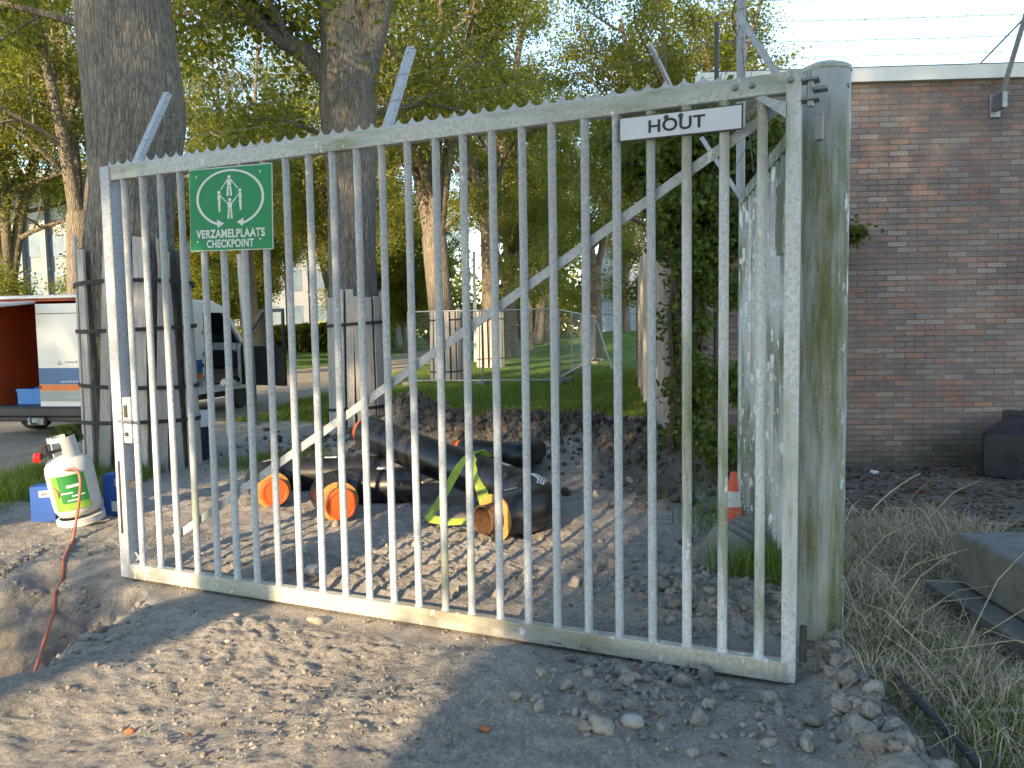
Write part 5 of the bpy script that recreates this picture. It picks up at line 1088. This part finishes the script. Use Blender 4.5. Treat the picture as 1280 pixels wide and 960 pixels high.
# the two near trees
t1 = empty('big_tree', (-4.50, 9.22, 0)); tag(t1, 'big thick grey trunk at the left, rough bark, nearest tree', 'tree')
bark_trunk('trunk', [(.08, 0, -.3), (.05, 0, .8), (-.02, 0, 2.4), (.06, 0, 3.3), (.16, 0, 4.2), (.05, 0, 5.6), (.02, 0, 7.2)], [.58, .50, .49, .45, .53, .50, .46], t1, MT['bark_near'], 220, 420, .020)
mb, C = grow(41, [([(0, 0, 6.8), (1.0, .4, 8.4), (2.4, .6, 10.5), (3.2, .8, 12.5)], .26, .05, 0), ([(0, 0, 6.8), (-.9, .8, 8.8), (-1.8, 1.6, 11), (-2.4, 2, 13.5)], .28, .05, 0), ([(0, 0, 6.8), (.2, -1, 9), (.4, -2, 12)], .22, .05, 0),
 ([(.3, .1, 5.6), (1.5, .5, 6.2), (2.6, .6, 6.4)], .05, .02, 1), ([(-.3, .1, 5.2), (-1.6, .3, 5.6), (-2.4, .2, 5.7)], .05, .02, 1)], 3, 12)
mb.build('limbs', MT['bark'], t1, True); leafcards('crown', C, .105, .068, MT['leaf'], .3, t1)
t2 = empty('forked_tree', (-2.45, 12.2, 0)); tag(t2, 'second trunk of the row, forking high above its plank guard', 'tree')
bark_trunk('trunk', [(0, 0, -.3), (-.02, 0, 1), (-.03, 0, 2.6), (.0, 0, 4.0), (-.03, 0, 5.1), (-.06, .03, 6.2), (-.12, .1, 7.4), (-.1, .3, 8.8)], [.45, .37, .36, .37, .43, .34, .27, .2], t2, MT['bark_near'], 160, 300, .016, 20)
l1 = [([(-.05, 0, 5.1), (-.60, .1, 5.85), (-1.25, .2, 6.35), (-2.0, .3, 7.6), (-2.3, .5, 9.5)], .19, .06, 0), ([(-.10, .1, 7.0), (-.12, .2, 8.0), (-.1, .3, 9), (-.4, .4, 12)], .22, .06, 0), ([(.02, 0, 4.9), (.36, 0, 6.0), (.75, -.1, 7.2), (1.4, -.2, 9), (2.0, 0, 11.5)], .25, .06, 0),
 ([(.3, .2, 5.0), (1.2, .4, 5.2), (2.3, .8, 5.0)], .045, .015, 1), ([(-.3, .1, 4.6), (-1.3, .3, 5.0), (-2.0, .5, 4.7)], .045, .015, 1), ([(.75, -.1, 7.2), (1.9, -.3, 7.3), (3.0, -.5, 7.0)], .06, .02, 1), ([(-1.25, .2, 6.35), (-2.0, 0, 6.4), (-3.0, 0, 6.1)], .05, .02, 1)]
mb, C = grow(52, l1, 3, 11); mb.build('limbs', MT['bark_near'], t2, True); leafcards('crown', C, .105, .068, MT['leaf'], .3, t2)
# hedge and wood far off
n = 26000; hx = rng.uniform(-62, -9, n); hy = 57+rng.uniform(0, 3, n); hz_ = rng.uniform(0, 1, n)**.7*(2.1+.9*perlin(hx*.12, hx*0, 3)); leafcards('far_hedge', np.stack([hx, hy, hz_], -1), .5, .35, MT['leaf'], .3, kind='stuff')
Cs = []
for k in range(120):
    x = rng.uniform(-110, 70); y = rng.uniform(98, 125); h = rng.uniform(6, 13); Cs.append(blob(560, (x, y, h*.55), (rng.uniform(3, 6), 3, h*.6), .4))
C = np.concatenate(Cs); leafcards('far_wood', C[C[:, 2] > 0], .75, .55, MT['leaf'], .3, kind='stuff')
# nettle beside the big guard
C = np.concatenate([blob(90, (gnd(120, 592, 0).x+random.uniform(-.09, .09), 8.25, .12+.09*k), (.14, .08, .07)) for k in range(6)]); leafcards('nettle_leaves', C, .09, .06, MT['ivy'], 1, kind='stuff')

# ------------------------------------------------------------------ small litter
bits = [(607, 923, 'brickbit', .022, 'small orange brick fragment lying alone in the middle foreground'), (797, 838, 'brickbit', .02, 'small rust red fragment just before the bottom rail'), (813, 842, 'brickbit', .026, 'larger orange fragment just before the bottom rail'), (163, 917, 'brickbit', .022, 'pinkish brick sliver on the lit dirt at lower left'), (285, 809, 'stone', .018, 'tiny white stone on the lit dirt in front of the gate'), (392, 724, 'stone', .07, 'pale flat stone just behind the bottom rail'), (790, 914, 'stone', .045, 'round grey stone lying among the clods, right foreground'), (296, 776, 'stone', .022, 'small pale pebble close before the bottom rail at left')]
for px_, py_, m_, s_, lab in bits:
    q = gnd(px_, py_); V0 = [(v[0]*s_*random.uniform(.8, 1.2), v[1]*s_*random.uniform(.7, 1), v[2]*s_*.6) for v in IV]; o = MB().add(V0, [tuple(int(a) for a in f) for f in IF]).build('brick_fragment' if m_ == 'brickbit' else 'loose_stone', MT[m_]); o.location = (q.x, q.y, hz(q.x, q.y)+s_*.3); tag(o, lab, 'fragment' if m_ == 'brickbit' else 'stone')
q = gnd(722, 805); mb = MB()
for k in range(9):
    a = random.uniform(2.4, 4.4); P = [Vector((0, 0, .02))]; 
    for j in range(5): P.append(P[-1]+Vector((math.cos(a)*.045, math.sin(a)*.03, random.uniform(-.012, .02)))); a += random.uniform(-.5, .5)
    mb.tube(P, [.006, .005, .004, .003, .002, .001], 5, False)
o = mb.build('torn_root', MT['root'], smooth=True); o.location = (q.x+.06, q.y, hz(q.x, q.y)); tag(o, 'dark torn root sticking out under the bottom rail', 'root')
q = atY(1078, 600, 7.0); mb = MB(); P = [gnd(1075, 655, .1), gnd(1105, 622, .25), gnd(1135, 600, .2), gnd(1150, 592, .1), gnd(1130, 605, .05), gnd(1085, 608, .05)]
tag(mb.tube(cat(P), .006, 5, False).build('dead_twig', MT['dry'], loc=P[0]), 'long pale bent twig on the litter by the brick wall', 'twig')
q = gnd(1092, 600); o = MB().box((0, 0, .02), (.09, .05, .03), bev=.006).build('paper_scrap', MT['sticker']); o.location = (q.x, q.y, hz(q.x, q.y)); o.rotation_euler = (.2, .1, .6); tag(o, 'crumpled white paper scrap on the dark litter by the wall', 'litter')
q = gnd(1245, 662, .12); o = MB().box((0, 0, .0), (.20, .09, .012), bev=.004).build('wood_chip', MT['timber']); o.location = (q.x, q.y, .40 if q.y < 4.25 else hz(q.x, q.y)+.06); o.rotation_euler = (0, .05, .2); tag(o, 'pale wooden chip lying behind the concrete block', 'wood chip')
bpy.context.view_layer.update()
